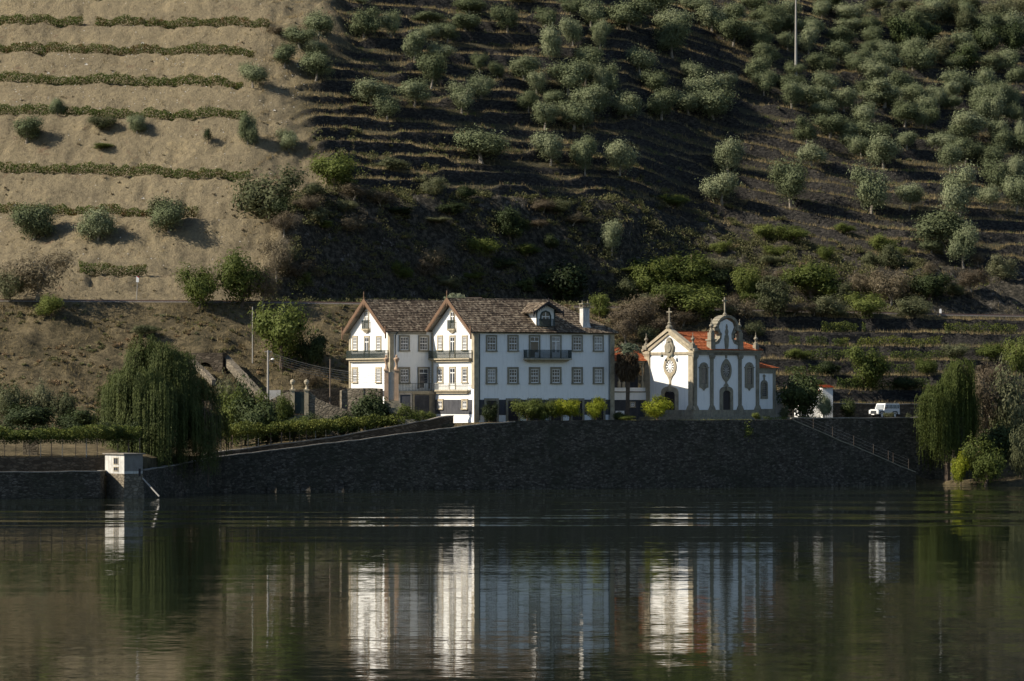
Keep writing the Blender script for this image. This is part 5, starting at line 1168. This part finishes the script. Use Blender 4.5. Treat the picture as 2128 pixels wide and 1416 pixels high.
# ------------------------------------------------------------------ bushes and trees around
for px, yc, w_, h_, kd, lab in [
    (560,405,140,92,'grey','wide airy light green shrub at the foot of the vineyard spur'),
    (695,360,95,70,'bush','bright green bush on the ledge right of the airy shrub'),
    (735,405,70,40,'dry','brown scrub clump below the bright green ledge bush'),
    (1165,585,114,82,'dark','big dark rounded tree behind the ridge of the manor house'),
    (1246,640,46,46,'bush','yellow-green tree showing beside the house chimney'),
    (1272,497,50,58,'olive','single grey-green tree growing on the dark cliff'),
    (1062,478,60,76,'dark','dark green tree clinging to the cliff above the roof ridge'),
    (1345,585,76,62,'bush','olive-green bush at the left of the thicket behind the chapel'),
    (1425,572,90,60,'bush','tall rounded bush in the middle of the thicket behind the chapel'),
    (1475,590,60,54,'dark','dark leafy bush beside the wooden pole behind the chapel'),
    (1400,625,80,54,'bush','lower green bush in front of the thicket, left of the chapel crosses'),
    (1452,640,84,60,'bush','lower bright bush directly behind the chapel crosses'),
    (1320,655,80,50,'dry','brown shrub on the bank behind the chapel gable'),
    (1380,690,60,40,'dry','dry brown shrub just above the chapel gable roof'),
    (1552,597,50,58,'bush','upright rounded bush right of the chapel cross'),
    (1604,625,66,72,'grey','tall grey-green bush right of the upright rounded bush'),
    (1690,590,92,66,'bush','wide two-lobed green bush on the dry ledge'),
    (1850,605,76,60,'dry','bare grey branched tree on the ledge above the railway'),
    (1800,640,64,40,'bush','low bush on the ledge left of the bare grey tree'),
    (1755,615,50,36,'grey','small grey bush between the two-lobed bush and the bare tree'),
    (1300,605,50,44,'grey','pale green bush at the left foot of the thicket above the gallery'),
    (1335,640,70,44,'dry','brown brush between the thicket and the gallery roof'),
    (1300,690,50,50,'dry','dry brush on the dark bank right of the house roof'),
    (1345,700,40,34,'grey','grey bush on the bank touching the left chapel pinnacle'),
    (1420,665,60,36,'dry','brown brush between the two chapel crosses'),
    (1490,560,50,34,'grey','grey bush on the upper right shoulder of the thicket'),
    (1385,560,60,40,'bush','round green bush at the top left of the thicket'),
    (1455,605,70,56,'bush','yellowish green bush in the heart of the thicket'),
    (1540,650,60,40,'dry','dry brush right of the tall chapel cross'),
    (1570,690,40,30,'grey','low grey bush on the ledge right of the curved pediment'),
    (1650,650,60,34,'dry','dry brush on the bank under the two-lobed bush'),
    (1720,640,70,34,'grey','low grey bush spreading under the two-lobed bush'),
    (1790,600,46,36,'dry','dry brush just left of the bare grey tree'),
    (1900,640,60,34,'grey','low grey bush right of the bare grey tree beside the railway'),
    (1930,600,60,44,'dark','dark bush in the shaded bank above the railway marker'),
    (2020,590,70,50,'dry','dry brush on the shaded bank at the right'),
    (2080,560,60,50,'grey','grey bush on the shaded bank near the right edge'),
    (820,345,70,30,'grey','pale broom-like clump on the ledge above the cliff'),
    (900,385,60,36,'grey','grey-green broom on the cliff rim above the front gable'),
    (790,420,60,40,'dry','brown thorn clump hanging on the cliff rim'),
    (730,470,70,40,'dry','brown thorn clump on the upper cliff'),
    (900,540,60,50,'dry','pale dry clump in the middle of the cliff face'),
    (1130,430,56,34,'dry','brown clump on the cliff rim above the chimney'),
    (640,430,60,50,'dry','brown clump under the bright green ledge bush'),
    (1590,485,50,34,'bush','yellow-green vine clump at the end of the dry ledge'),
    (1645,490,66,34,'bush','yellowing low bush on the ledge right of the vine clump'),
    (1755,482,40,28,'bush','small yellow-green bush on the thin terrace lip'),
    (1835,510,50,34,'bush','yellow-green bush under the broad lower olive'),
    (1850,535,60,44,'grey','grey-green bush below the yellow-green one'),
    (1400,425,60,34,'bush','green weed patch on the cliff rim'),
    (500,590,92,100,'bush','green tree at the railway edge left of the brown twiggy tree'),
    (412,608,74,86,'bush','rounded olive-green tree on the embankment edge'),
    (545,595,62,90,'dry','brown twiggy tree at the railway edge beside the green one'),
    (75,572,146,96,'dry','broad brownish shrub with thin foliage at the left edge above the railway'),
    (20,600,60,60,'grey','small pale shrub at the far left above the railway'),
    (105,640,54,46,'bush','bright green bush just below the railway at the left'),
    (585,705,112,130,'bush','large green tree left of the rear gable'),
    (650,735,50,70,'dark','dark bush in the shadow right of the large green tree'),
    (640,790,60,40,'dry','dry shrub between the poles behind the garden gate'),
    ]: k_ = 1.28 if (1280 < px < 1960 and yc > 540) else 1.08; plant(kd, px, yc, w_*k_, h_*k_, lab)
for px, yc, w_, h_, kd, lab, Y in [
    (1018,858,38,38,'dark','small dark bush at the left corner of the shaded house front',506),
    (1095,855,66,46,'bush','broad green citrus tree in front of the second ground floor door',505),
    (1132,858,52,44,'bush','green citrus tree between the broad green one and the yellow ones',506),
    (1152,850,40,34,'bright','yellow-green citrus tree left of the middle yellow one',507),
    (1183,852,56,38,'bright','yellow-green citrus tree in the middle of the row along the house',507.5),
    (1238,846,54,30,'bright','small standard citrus tree with a bare thin trunk near the house corner',508),
    (1365,848,76,38,'bright','bright yellow-green round tree in front of the chapel door',514),
    (1288,866,34,22,'dark','low dark bush at the foot of the gallery',515),
    (1305,872,40,14,'bush','flat green bush in front of the palm',513),
    (1571,866,22,16,'bush','small clipped green bush by the chapel steps',520),
    (1665,808,108,86,'dark','large dark dome-shaped tree between the sacristy and the outbuilding',534),
    (1629,852,26,14,'grey','tiny grey tree pruned flat in front of the dark dome tree',526),
    (1713,838,40,28,'olive','small pale olive in front of the white outbuilding',530),
    (1848,866,22,16,'grey','small round bush in front of the parked car wheel',537),
    (1890,866,22,14,'grey','small round bush right of the parked car',538),
    (1800,768,92,84,'bush','large leafy fig tree on the vineyard terraces right of the chapel',None),
    (2110,755,56,90,'bush','leafy green tree at the right edge above the dry willows',None),
    (535,865,112,70,'dark','rounded dark green bush between the willow and the garden gate',500.5),
    (480,850,80,60,'bush','green bush right behind the big willow',507),
    (770,848,100,76,'dark','tall dark evergreen shrub in front of the garden steps',504),
    (715,872,90,34,'dark','low dark shrub left of the evergreen at the garden steps',503),
    (660,880,70,30,'grey','pale low shrub below the garden gate',503),
    (848,862,60,30,'bush','leafy green banana-like clump at the foot of the steps',503.5),
    (888,868,44,24,'bush','leafy clump beside the curved end of the garden wall',505.5),
    (555,892,70,36,'dark','low dark shrub between the rounded bush and the ramp pergola',501.5),
    (610,888,70,34,'bush','low green shrub under the left gate wall',504),
    (640,875,50,30,'dark','dark shrub at the foot of the garden gate steps',505.5),
    (590,840,50,40,'bush','green shrub partly hiding the left gate wall',507),
    (60,868,120,50,'dark','dark clipped shrub mass at the left edge above the pergola',502),
    (160,875,110,46,'dark','dark shrub mass between the left edge and the willow above the pergola',503),
    (20,815,70,44,'grey','grey-green prickly shrub at the far left of the garden',508),
    (85,812,70,40,'grey','grey-green prickly shrub second from the left of the garden',509),
    (135,830,60,40,'grey','grey-green prickly shrub just left of the willow',508),
    (470,800,50,44,'grey','prickly grey-green shrub right of the willow top',512),
    (510,815,70,50,'dark','dark spreading shrub in front of the wing wall',508.5),
    (545,838,50,40,'bush','green shrub at the lower end of the wing wall',508),
    (300,690,60,30,'grey','grey-green shrub showing above the willow crown',None),
    (575,545,70,110,'dry','tall brown thicket at the left end of the dark cliff',None),
    (590,470,60,60,'dry','brown scrub under the airy light green shrub',None),
    ]: plant(kd, px, yc, w_, h_, lab, Y=Y)

_r = random.Random(12); _b = []
for i in range(60):
    px = _r.uniform(1300, 2120); yy = _r.uniform(520, 655)
    if all(abs(px-o[0])/26+abs(yy-o[1])/20 > 1 for o in _b): _b.append((px, yy))
_b.sort()
for i, (px, yy) in enumerate(_b[:44]):
    plant(_r.choice(['grey','bush','dry','grey','dry']), px, yy, _r.uniform(26, 54), _r.uniform(22, 40), f'wild shrub, {ordinal(i) if i < 22 else ordinal(len(_b[:44])-1-i)} from the {"left" if i < 22 else "right"} on the rough slope above the railway', 'wild shrubs on the slope above the railway', name='wild_shrub', cat='shrub')
_b = []
for i in range(40):
    px = _r.uniform(580, 1290); yy = _r.uniform(400, 600)
    if all(abs(px-o[0])/40+abs(yy-o[1])/28 > 1 for o in _b): _b.append((px, yy))
_b.sort()
for i, (px, yy) in enumerate(_b[:28]):
    plant(_r.choice(['dry','dry','bush','grey','dark']), px, yy, _r.uniform(34, 70), _r.uniform(26, 50), f'cliff bush, {ordinal(i)} from the left on the shaded cliff behind the house', 'bushes on the shaded cliff', name='cliff_bush', cat='shrub')
# ------------------------------------------------------------------ vine rows
def hedge(name, pts, w_, h_, mat, label, dens=26, group=None, cat='vine row', sw=0.16, sl=0.2, seed=1, gap=0.0, parent=None):
    rs = np.random.default_rng(seed); P = []; pts = np.array(pts, float)
    seg = np.linalg.norm(np.diff(pts, axis=0), axis=1); cum = np.concatenate([[0], np.cumsum(seg)]); Lt = cum[-1]
    n = int(Lt*dens*h_); t = rs.uniform(0, Lt, n)
    if gap: t = t[vn(t/2.2, t*0, seed) > gap]; n = len(t)
    X = np.stack([np.interp(t, cum, pts[:, k]) for k in range(3)], 1)
    hh = h_*(0.62+0.35*vn(t/0.9, t*0+3, seed)+0.35*vn(t/3.1, t*0+5, seed)); ww = w_*(0.75+0.5*vn(t/1.3, t*0+7, seed))
    ang = rs.uniform(0, 2*math.pi, n); r = rs.random(n)**0.4
    X[:, 1] += np.cos(ang)*r*ww*0.5; X[:, 0] += rs.normal(size=n)*0.1; X[:, 2] += hh*(0.55+0.5*np.sin(ang)*r)
    V_, F_ = leaves(X, None, sw, sl, rs); o = link(name, mesh_np(name, V_, F_, M[mat]), parent)
    if label: tag(o, label, cat, group)
    return o
def row_pts(z_level_d, x0, x1, step=1.2):   # follow bench: solve y where profile distance equals d
    out = []
    for x in np.arange(x0, x1, step):
        ys = np.arange(float(yr(x))+3, 740, 0.2); xx = np.full_like(ys, x)
        d0 = ys-yr(xx)-3; a = 0.42*np.clip(-40-xx, 0, 60); dl = d0-a*ss(0, 35, d0)+fbm(xx, ys*0.25, 22, 13, 2)*0.9
        k = int(np.argmax(dl > z_level_d)); y = float(ys[k]); out.append((x, y, ground(x, y)))
    return out
def bench_d(k): return ld[2+2*k]+0.75
rows = [(0,170,320,'short vine row in the hollow above the railway'),(1,-60,418,'long vine row lowest on the spur, ending in the round olives'),(2,-60,520,'long vine row under the conifer slope'),
        (3,-60,515,'vine row just above the slope with scattered bushes'),(4,-60,505,'vine row leading to the lone flat topped olive'),(5,-60,527,'reddish vine row above the stony bank'),
        (6,-60,160,'upper vine row left piece that bends downward'),(6,185,572,'upper vine row running to the scrubby mound'),(7,-60,200,'vine row at the top left edge of the photo')]
for i, (k, p0, p1, lab) in enumerate(rows):
    Yg = 565+9*k; hedge('vine_row', row_pts(bench_d(k), (p0-1064)*Yg/F, (p1-1064)*Yg/F), 1.15, 1.6, 'vine', lab, 170, 'vine rows on the sunlit spur', seed=20+i)
# terraced vines to the right of the chapel
vr = [(1745,1960,722,'bright vine clump row on the second terrace under the railway'),(1640,1760,722,'sparse vine row right of the chapel roof'),(1630,1780,752,'vine row beside the fig tree, left side'),(1850,2010,752,'vine row right of the fig tree'),
      (1620,1760,780,'vine row above the dark dome tree'),(1850,1960,778,'lower vine row right of the fig tree'),(1740,1930,805,'vine row above the brown road wall'),(1750,1935,825,'lowest thick vine row behind the parked car'),(1700,1800,700,'thin vine row high under the railway'),(1960,2128,700,'thin staked vine row at the right edge under the railway')]
for i, (p0, p1, yy, lab) in enumerate(vr):
    pts = []
    for px in np.arange(p0, p1, 14):
        x, Yh = hit(px, yy+8, 540); Yh += 1.0; x = (px-1064)*Yh/F; pts.append((x, Yh, ground(x, Yh)))
    # keep the row on one terrace: smooth the depth
    ym_ = np.array([p[1] for p in pts]); 
    pts = [(p[0], p[1], p[2]-0.1) for p in pts]
    hedge('vine_row', pts, 1.3, 1.5, 'vine_green', lab, 110, 'vine rows on the terraces right of the chapel', seed=60+i, gap=0.22)
# pergola
def pergola(x0, x1, dy, zf, n, label, seed):
    e = empty('vine_pergola', (x0, float(yo(x0))+dy, 0), label, 'pergola')
    pts = [(x-x0, float(yo(x))+dy+0.8-(float(yo(x0))+dy), zf(x)) for x in np.linspace(x0, x1, 12)]
    c = hedge('canopy', pts, 4.2, 1.5, 'vine_green', None, 330, seed=seed, parent=e, sw=0.2, sl=0.24)
    hedge('hanging_vines', [(a, b-1.5, z-0.5) for a, b, z in pts], 0.7, 1.2, 'vine_green', None, 60, seed=seed+50, parent=e, gap=0.42)
    for i in range(n):
        x = x0+(x1-x0)*i/(n-1)+random.uniform(-.3, .3); y = float(yo(x))+dy-(float(yo(x0))+dy); z = zf(x); zg = ground(x, float(yo(x))+dy)
        m = MB(); m.tube([(x-x0, y, zg-0.2), (x-x0+random.uniform(-.06,.06), y, z+0.2)], random.choice((0.04, 0.06, 0.09)), 5); m.build('post', M[random.choice(('polewood','concrete','polewood'))], e)
    return e
pergola(-68, -45.5, 6.5, lambda x: zp(915, 464), 17, 'long vine covered pergola behind the garden wall at the left', 5)
pergola(-37.5, -14, 6.2, lambda x: I(x, [-37.5,-14], [zp(908,502), zp(884,506)]), 20, 'low vine pergola along the ramp between the willow and the house', 6)
m = MB(); x = W(62, 0, 466).x; m.box(x-0.9, x+0.9, 466.5, 467.3, 4.5, zp(913, 466)); tag(m.build('stone_pier', M['pale_stone']), 'square rubble stone pier under the left pergola', 'pier')
# clipped hedge by the chapel forecourt
hedge('hedge', [(W(1585,0,522).x, 522, 8.75), (W(1640,0,526).x, 525, 8.75), (W(1706,0,529).x, 529, 8.8)], 1.0, 0.7, 'leaf_green', 'low clipped hedge along the forecourt edge right of the chapel', 160, cat='hedge', seed=77, sw=0.1, sl=0.12)
hedge('forecourt_verge', [(W(1075,0,504).x, 503.3, 8.7), (W(1250,0,510).x, 509, 8.7), (W(1560,0,518).x, 517.3, 8.75)], 1.0, 0.3, 'greengrass', 'green grass verge along the top of the quay wall', 200, cat='verge', seed=78, sw=0.05, sl=0.25)

for px, py, r_, lab in [(1560,893,12,'leafy green plant sprouting near the top of the quay wall')]:
    Y = 505+(px-1050)*0.026; x = (px-1064)*Y/F; Y = float(yo(x))-0.25; rr = r_*Y/F
    tag(link('wall_plant', crown('wall_plant', [(0, 0, 0, rr, rr*0.5, rr)], M['leaf_green'], 300, 0.14, 0.30, px, 0.3, 0.2, nclump=3), None, W(px, py, Y)), lab, 'plant')
pp = [(x, float(yo(x))+10.2, zp(922, 470)) for x in np.linspace(-68, -46, 8)]
hedge('garden_vines', pp, 2.0, 2.3, 'leaf_dark', 'dark row of bushes in the shade behind the left pergola', 120, cat='hedge', seed=88)
# ------------------------------------------------------------------ willows
def willow(name, base, lobes, label, seed, nstr=900, mat='leaf_willow', trunk_r=0.45, ll=0.26, dens=1.0, floor=0.6):
    """lobes: (x,y,z,rx,ry,rz,lmin,lmax) relative to base"""
    rs = np.random.default_rng(seed); e = empty(name, base, label, 'tree')
    B = np.array(lobes, float); wgt = B[:, 3]*B[:, 4]*0+B[:, 3]*(B[:, 6]+B[:, 7]); wgt /= wgt.sum(); Ps = []; Ns = []; Qs = []
    SPR = []
    for s in range(max(6, nstr//34)):
        k = rs.choice(len(B), p=wgt); az = rs.uniform(0, 2*math.pi); el = math.asin(rs.uniform(0.0, 1)); SPR.append((k, az, el, rs.uniform(0.75, 1.0), rs.uniform(0, 1)))
    for s in range(nstr):
        k, az0, el0, rr0, lf = SPR[rs.integers(len(SPR))]; b = B[k]
        az = az0; el = el0; d = np.array([math.cos(el)*math.cos(az), math.cos(el)*math.sin(az), math.sin(el)])
        p = b[:3]+d*b[3:6]*rr0+rs.normal(size=3)*np.array([0.34, 0.34, 0.28]); L = (b[6]+(b[7]-b[6])*lf)*(1.1-0.45*max(0, d[2]))*rs.uniform(0.75, 1.05)
        L = min(L, p[2]-floor*rs.uniform(0.7, 2.5));
        if L < 0.5: continue
        nl = int(L*6.5*dens); t = np.sort(rs.random(nl))
        out = np.array([d[0], d[1], 0])*0.5
        sway = rs.normal(size=2)*0.12
        q = p[None, :]+out[None, :]*(1-np.exp(-t*L/0.6))[:, None]; q[:, 2] = p[2]+0.35*np.sin(np.minimum(t*L/0.8, 1)*3.14)*0.5-t*L
        q[:, 0] += sway[0]*t+rs.normal(size=nl)*0.03; q[:, 1] += sway[1]*t+rs.normal(size=nl)*0.03
        Ps.append(q); Ns.append(np.tile([0, 0, -1.6], (nl, 1))); Qs.append(np.tile([d[0]+rs.normal()*0.3, d[1]+rs.normal()*0.3, 0.25], (nl, 1)))
    P = np.concatenate(Ps); N = np.concatenate(Ns); Q = np.concatenate(Qs); Q /= np.linalg.norm(Q, axis=1)[:, None]; V_, F_ = leaves(P, N, 0.07, ll, rs, Q, 0.4)
    link('crown', mesh_np('crown', V_, F_, M[mat]), e)
    m = MB(); top = Vector((0.2, 0, B[:, 2].max()*0.62))
    m.tube([(0,0,-0.6), (0.1,0,1.5), top], [trunk_r*1.3, trunk_r, trunk_r*0.6], 9)
    for b in lobes:
        c = Vector(b[:3]); m.tube([top*0.55, top.lerp(c, 0.5)+Vector((0,0,0.5)), c+Vector((0,0,b[5]*0.5))], [trunk_r*0.5, trunk_r*0.32, trunk_r*0.08], 6)
    m.build('trunk', M['bark'], e)
    return e
def lob(px, py, Y, w_, h_, lmin, lmax, base, dy=0):
    c = W(px, py, Y)-Vector(base); s = Y/F; return (c.x, c.y+dy, c.z, w_*s/2, w_*s/2*0.85, h_*s/2, lmin, lmax)
bs = (W(322,0,482).x, 482, 1.2)
willow('weeping_willow', bs, [lob(303,738,482,70,84,5,11,bs), lob(368,765,482,92,80,6,11,bs), lob(262,790,482,66,60,6,10,bs,-1), lob(237,820,480,56,50,6,9,bs,-1),
    lob(330,820,480,110,70,7,12,bs,-2), lob(412,815,484,70,66,6,10,bs), lob(390,870,481,110,70,5,9,bs,-1), lob(300,865,479,90,50,5,8,bs,-2), lob(292,790,480,96,60,6,11,bs,-2), lob(335,742,481,70,60,6,10,bs), lob(452,870,485,30,40,2,5,bs)],
    'huge weeping willow hanging over the river bank beside the pump house', 3, 8600)
bs2 = (W(1968,0,532).x, 532, 0.8)
willow('weeping_willow', bs2, [lob(1998,762,532,52,30,4,9,bs2), lob(1985,790,532,62,40,6,11,bs2), lob(1955,815,531,60,34,7,12,bs2), lob(1932,830,530,40,30,6,10,bs2,-1), lob(1980,850,531,60,40,5,8,bs2,1), lob(2012,830,531,36,40,4,9,bs2,1)],
    'tall weeping willow with long curtains at the right end of the quay', 4, 3600, 'leaf_green')
# dead brown strands hanging in the big willow
bs3 = (W(432,0,479.5).x, 479.5, 1.5)
willow('bare_willow_bough', bs3, [lob(432,850,479.5,30,30,4,8,bs3)], 'withered brown willow bough hanging at the right side of the huge willow', 9, 90, 'leaf_dry', 0.1, 0.2)
for px, yc, w_, h_, kd, lab, Y in [
    (1760,838,46,24,'dark','low dark bush at the left end of the road wall',548),
    (1660,745,50,34,'bush','leafy bush on the vineyard terrace above the dark dome tree',None),
    (1720,765,44,34,'dark','dark bush on the terraces left of the fig tree',None),
    (1880,800,60,40,'dark','dark bush on the terraces right of the fig tree',None),
    (1925,765,50,36,'bush','green bush on the terraces above the right willow',None),
    (1985,735,60,40,'grey','grey-green bush behind the top of the right willow',None),
    (2060,790,80,60,'dry','brown bush on the terraces behind the riverside thicket',None),
    (2060,735,60,36,'bush','green bush near the right edge on the upper vineyard terrace',None),
    (1690,805,50,30,'bush','green vine clump just above the dark dome tree',None),
    (1955,820,70,50,'dark','dark bush behind the left side of the right willow',None),
    (2045,850,150,150,'dry','thin brownish willow thicket behind the right willow',540),
    (2100,850,100,180,'grey','tall grey-green riverside shrub at the right edge',538),
    (2075,920,110,90,'dark','dark undergrowth behind the yellow riverside shrub',536),
    (1995,975,50,60,'bright','small yellow-green sapling at the foot of the right willow',527),
    (2045,962,96,78,'bush','yellow-green arching willow shrub on the sandy bank at the right',526),
    (2120,940,60,110,'grey','riverside shrub cut by the right edge of the photo',530),
    ]: plant(kd, px, yc, w_, h_, lab, Y=Y)

# ------------------------------------------------------------------ palm in front of the gallery
def palm(base, hgt, label, seed=1, fr=2.6, skirt=True):
    rs = np.random.default_rng(seed); e = empty('palm_tree', base, label, 'palm')
    m = MB(); m.tube([(0,0,-0.5), (0.05,0,hgt*0.5), (0,0,hgt)], [0.33, 0.28, 0.3], 10); m.build('trunk', M['bark'], e)
    def fronds(n, e0, e1, L, droop, nm, mat):
        Ps = []; Ns = []
        for i in range(n):
            az = rs.uniform(0, 2*math.pi); el = rs.uniform(e0, e1); l = L*rs.uniform(0.7, 1.1)
            for t in np.linspace(0.1, 1, 16):
                r = l*t; x = math.cos(az)*math.cos(el)*r; y = math.sin(az)*math.cos(el)*r; z = math.sin(el)*r-droop*r*r/L
                p = np.array([x, y, hgt+z])
                for sgn in (-1, 1):
                    q = p+np.array([-math.sin(az), math.cos(az), -0.25])*sgn*0.22*(1.2-t*0.6); Ps.append(q); Ns.append(np.array([-math.sin(az)*sgn, math.cos(az)*sgn, -0.6]))
        V_, F_ = leaves(np.array(Ps), np.array(Ns)*2, 0.07, 0.55, rs); link(nm, mesh_np(nm, V_, F_, M[mat]), e)
    fronds(60, 0.15, 1.4, fr, 0.55, 'fronds', 'palm')
    if skirt:
        Ps = []; Ns = []
        for i in range(2600):
            az = rs.uniform(0, 6.283); z = rs.random(); r = (0.5+1.3*math.sin(min(1, (1-z)*1.25+0.12)*2.2)*0.9)*rs.uniform(0.7, 1)
            Ps.append([math.cos(az)*r, math.sin(az)*r, hgt-0.5-z*3.3]); Ns.append([math.cos(az)*0.3, math.sin(az)*0.3, -1.6])
        V_, F_ = leaves(np.array(Ps), np.array(Ns), 0.1, 0.8, rs); link('dead_skirt', mesh_np('dead_skirt', V_, F_, M['palm_dead']), e)
    return e
pb_ = W(1304, 868, 517); palm((pb_.x, 517, 8.8), zp(731, 517)-8.8, 'fan palm with grey-green head and shaggy dead skirt in front of the gallery', fr=2.5)
pb2 = W(945, 640, 531); palm((pb2.x, 536, 18), zp(628, 536)-18, 'date palm crown peeping over the roof ridge behind the front gable', 2, 2.6, False)
# little shed roof behind the ridge
p = W(985, 622, 545); m = MB(); m.box(p.x-1.2, p.x+1.2, 545, 548, 20, p.z-0.3); m.prism([(p.x-1.5, p.z-0.3), (p.x+1.5, p.z-0.35), (p.x+1.1, p.z+0.25), (p.x-1.1, p.z+0.25)], 544.6, 548.4)
tag(m.build('shed', M['polewood']), 'little dark shed roof just visible behind the house ridge', 'shed')

# ------------------------------------------------------------------ ground cover
def scatter_tufts(name, n, xr_, yr_, keep, mat, h0, h1, blades, sw, seed, label_kind='stuff'):
    rs = np.random.default_rng(seed); x = rs.uniform(*xr_, n); y = rs.uniform(*yr_, n)
    # only where the frame could see it
    px = 1064+x*F/y; ok = (px > -80) & (px < 2210)
    x, y = x[ok], y[ok]; k = keep(x, y, rs); x, y = x[k], y[k]
    z = H(x, y); n = len(x)
    P = np.repeat(np.stack([x, y, z], 1), blades, 0); m_ = len(P)
    P[:, :2] += rs.normal(size=(m_, 2))*0.16; hh = rs.uniform(h0, h1, m_); P[:, 2] += hh*0.4-0.03
    d = np.tile([0, 0, 1.0], (m_, 1))+rs.normal(size=(m_, 3))*0.32; d /= np.linalg.norm(d, axis=1)[:, None]
    r = rs.normal(size=(m_, 3)); u = np.cross(d, r); u /= np.linalg.norm(u, axis=1)[:, None]
    a = P-u*sw*0.5-d*hh[:, None]*0.5; b = P+u*sw*0.5-d*hh[:, None]*0.5; c = P+d*hh[:, None]*0.6
    Vv = np.stack([a, b, c], 1).reshape(-1, 3); Ff = np.arange(3*m_).reshape(-1, 3)
    return tag(link(name, mesh_np(name, Vv, Ff, mat)), kind=label_kind)
def keep_grass(x, y, rs):
    e, g, t, f = zone(x, y); n_ = vn(x/5.0, y/5.0, 91); p = (1-e*0.80)*(1-g*0.7)*np.where(f > 0.5, 0.0, 1)*np.clip(n_*1.8-0.25, 0.05, 1)
    d = np.abs(y-yr(x)); p = p*(d > 2.2)
    return rs.random(len(x)) < p
scatter_tufts('dry_grass', 90000, (-100, 115), (505, 735), keep_grass, M['grass'], 0.25, 0.75, 5, 0.07, 101)
def keep_lip(x, y, rs):
    H(x, y, False); l = LIP; n_ = vn(x/4.5, y/9.0, 94)
    return (l > 0.09) & (l < 0.26) & (rs.random(len(x)) < np.clip(n_*2.2-0.5, 0.06, 1))
scatter_tufts('ledge_grass', 420000, (-40, 112), (530, 730), keep_lip, M['grass'], 0.2, 0.62, 4, 0.06, 104)
def keep_green(x, y, rs):
    e, g, t, f = zone(x, y); n_ = vn(x/4.0, y/4.0, 95); return (rs.random(len(x)) < 0.8) & (n_ > 0.66) & (e < 0.5) & (f < 0.5) & (np.abs(y-yr(x)) > 2.3)
scatter_tufts('green_weeds', 26000, (-90, 110), (510, 720), keep_green, M['greengrass'], 0.2, 0.6, 6, 0.08, 102)
def scrub(name, n, keep, mat, seed, s0, s1, xr_=(-90, 110), yr_=(510, 735), per=46):
    rs = np.random.default_rng(seed); x = rs.uniform(*xr_, n); y = rs.uniform(*yr_, n); k = keep(x, y, rs); x, y = x[k], y[k]; z = H(x, y); n = len(x)
    s = rs.uniform(s0, s1, n); P = np.repeat(np.stack([x, y, z], 1), per, 0); S = np.repeat(s, per); m_ = len(P)
    d = rs.normal(size=(m_, 3)); d /= np.linalg.norm(d, axis=1)[:, None]; d[:, 2] = np.abs(d[:, 2]); rr = rs.random(m_)**0.5
    P += d*(S*rr)[:, None]*np.array([1, 1, 0.85]); V_, F_ = leaves(P, d, 0.15, 0.3, rs)
    return tag(link(name, mesh_np(name, V_, F_, mat)), kind='stuff')
def keep_gully(x, y, rs):
    e, g, t, f = zone(x, y); n_ = vn(x/6.0, y/6.0, 97)
    return (rs.random(len(x)) < g*0.9) & (n_ > 0.34)
scrub('cliff_scrub', 5200, keep_gully, M['scrub'], 110, 0.5, 1.7, xr_=(-38, 66), yr_=(562, 632), per=95)
def keep_rim(x, y, rs):
    e, g, t, f = zone(x, y); d = y-yr(x)-3; n_ = vn(x/7.0, y/7.0, 96)
    return (d > 6) & (d < 34+gully(x)*0.6) & (t > 0.5) & (n_ > 0.52) & (rs.random(len(x)) < 0.8)
scrub('rim_scrub', 3000, keep_rim, M['scrub'], 113, 0.4, 1.1, xr_=(-36, 70), yr_=(566, 640), per=80)
def keep_bank(x, y, rs):
    n_ = vn(x/4.0, y/4.0, 93); low = (y > yA(x)) & (y < yr(x)-2.2); return low & (n_ > 0.45) & (rs.random(len(x)) < 0.75)
def keep_slope(x, y, rs):
    e, g, t, f = zone(x, y); n_ = vn(x/5.0, y/5.0, 98); low = (y > yA(x)) & (y < yr(x)-3)
    return (rs.random(len(x)) < 0.5) & (n_ > 0.55) & (low | ((t > 0.5) & (y > yr(x)+3))) & (e < 0.5)
scrub('terrace_scrub', 9000, keep_slope, M['leaf_grey'], 111, 0.25, 0.7, yr_=(512, 690), per=36)
scrub('bank_scrub', 6500, keep_bank, M['scrub'], 114, 0.2, 0.6, xr_=(-85, 30), yr_=(512, 578), per=50)
def keep_spur(x, y, rs):
    e, g, t, f = zone(x, y); n_ = vn(x/4.0, y/4.0, 99); return (rs.random(len(x)) < 0.3) & (n_ > 0.55) & (e > 0.5)
scrub('spur_weeds', 9000, keep_spur, M['leaf_dry'], 112, 0.12, 0.4, per=20)
# stones on the vineyard banks
rs = np.random.default_rng(55); m = MB()
for i in range(520):
    px = rs.uniform(0, 640); py = rs.choice([rs.uniform(85, 240), rs.uniform(0, 560)]); x, Yh = hit(px, py)
    if zone(np.array([x]), np.array([Yh]))[0][0] < 0.5: continue
    s = rs.uniform(0.04, 0.13)*(2.2 if rs.random() < 0.05 else 1); z = ground(x, Yh)
    m.add([(x-s, Yh-s*.6, z-0.02), (x+s*1.1, Yh-s*.5, z-0.02), (x+s*.7, Yh+s*.8, z-0.02), (x-s*.8, Yh+s*.7, z-0.02), (x-s*.3, Yh-s*.1, z+s*1.2), (x+s*.4, Yh+s*.1, z+s*0.9)], [(0,1,5,4), (1,2,5), (2,3,4,5), (3,0,4)])
tag(m.build('loose_stones', M['rock']), kind='stuff')
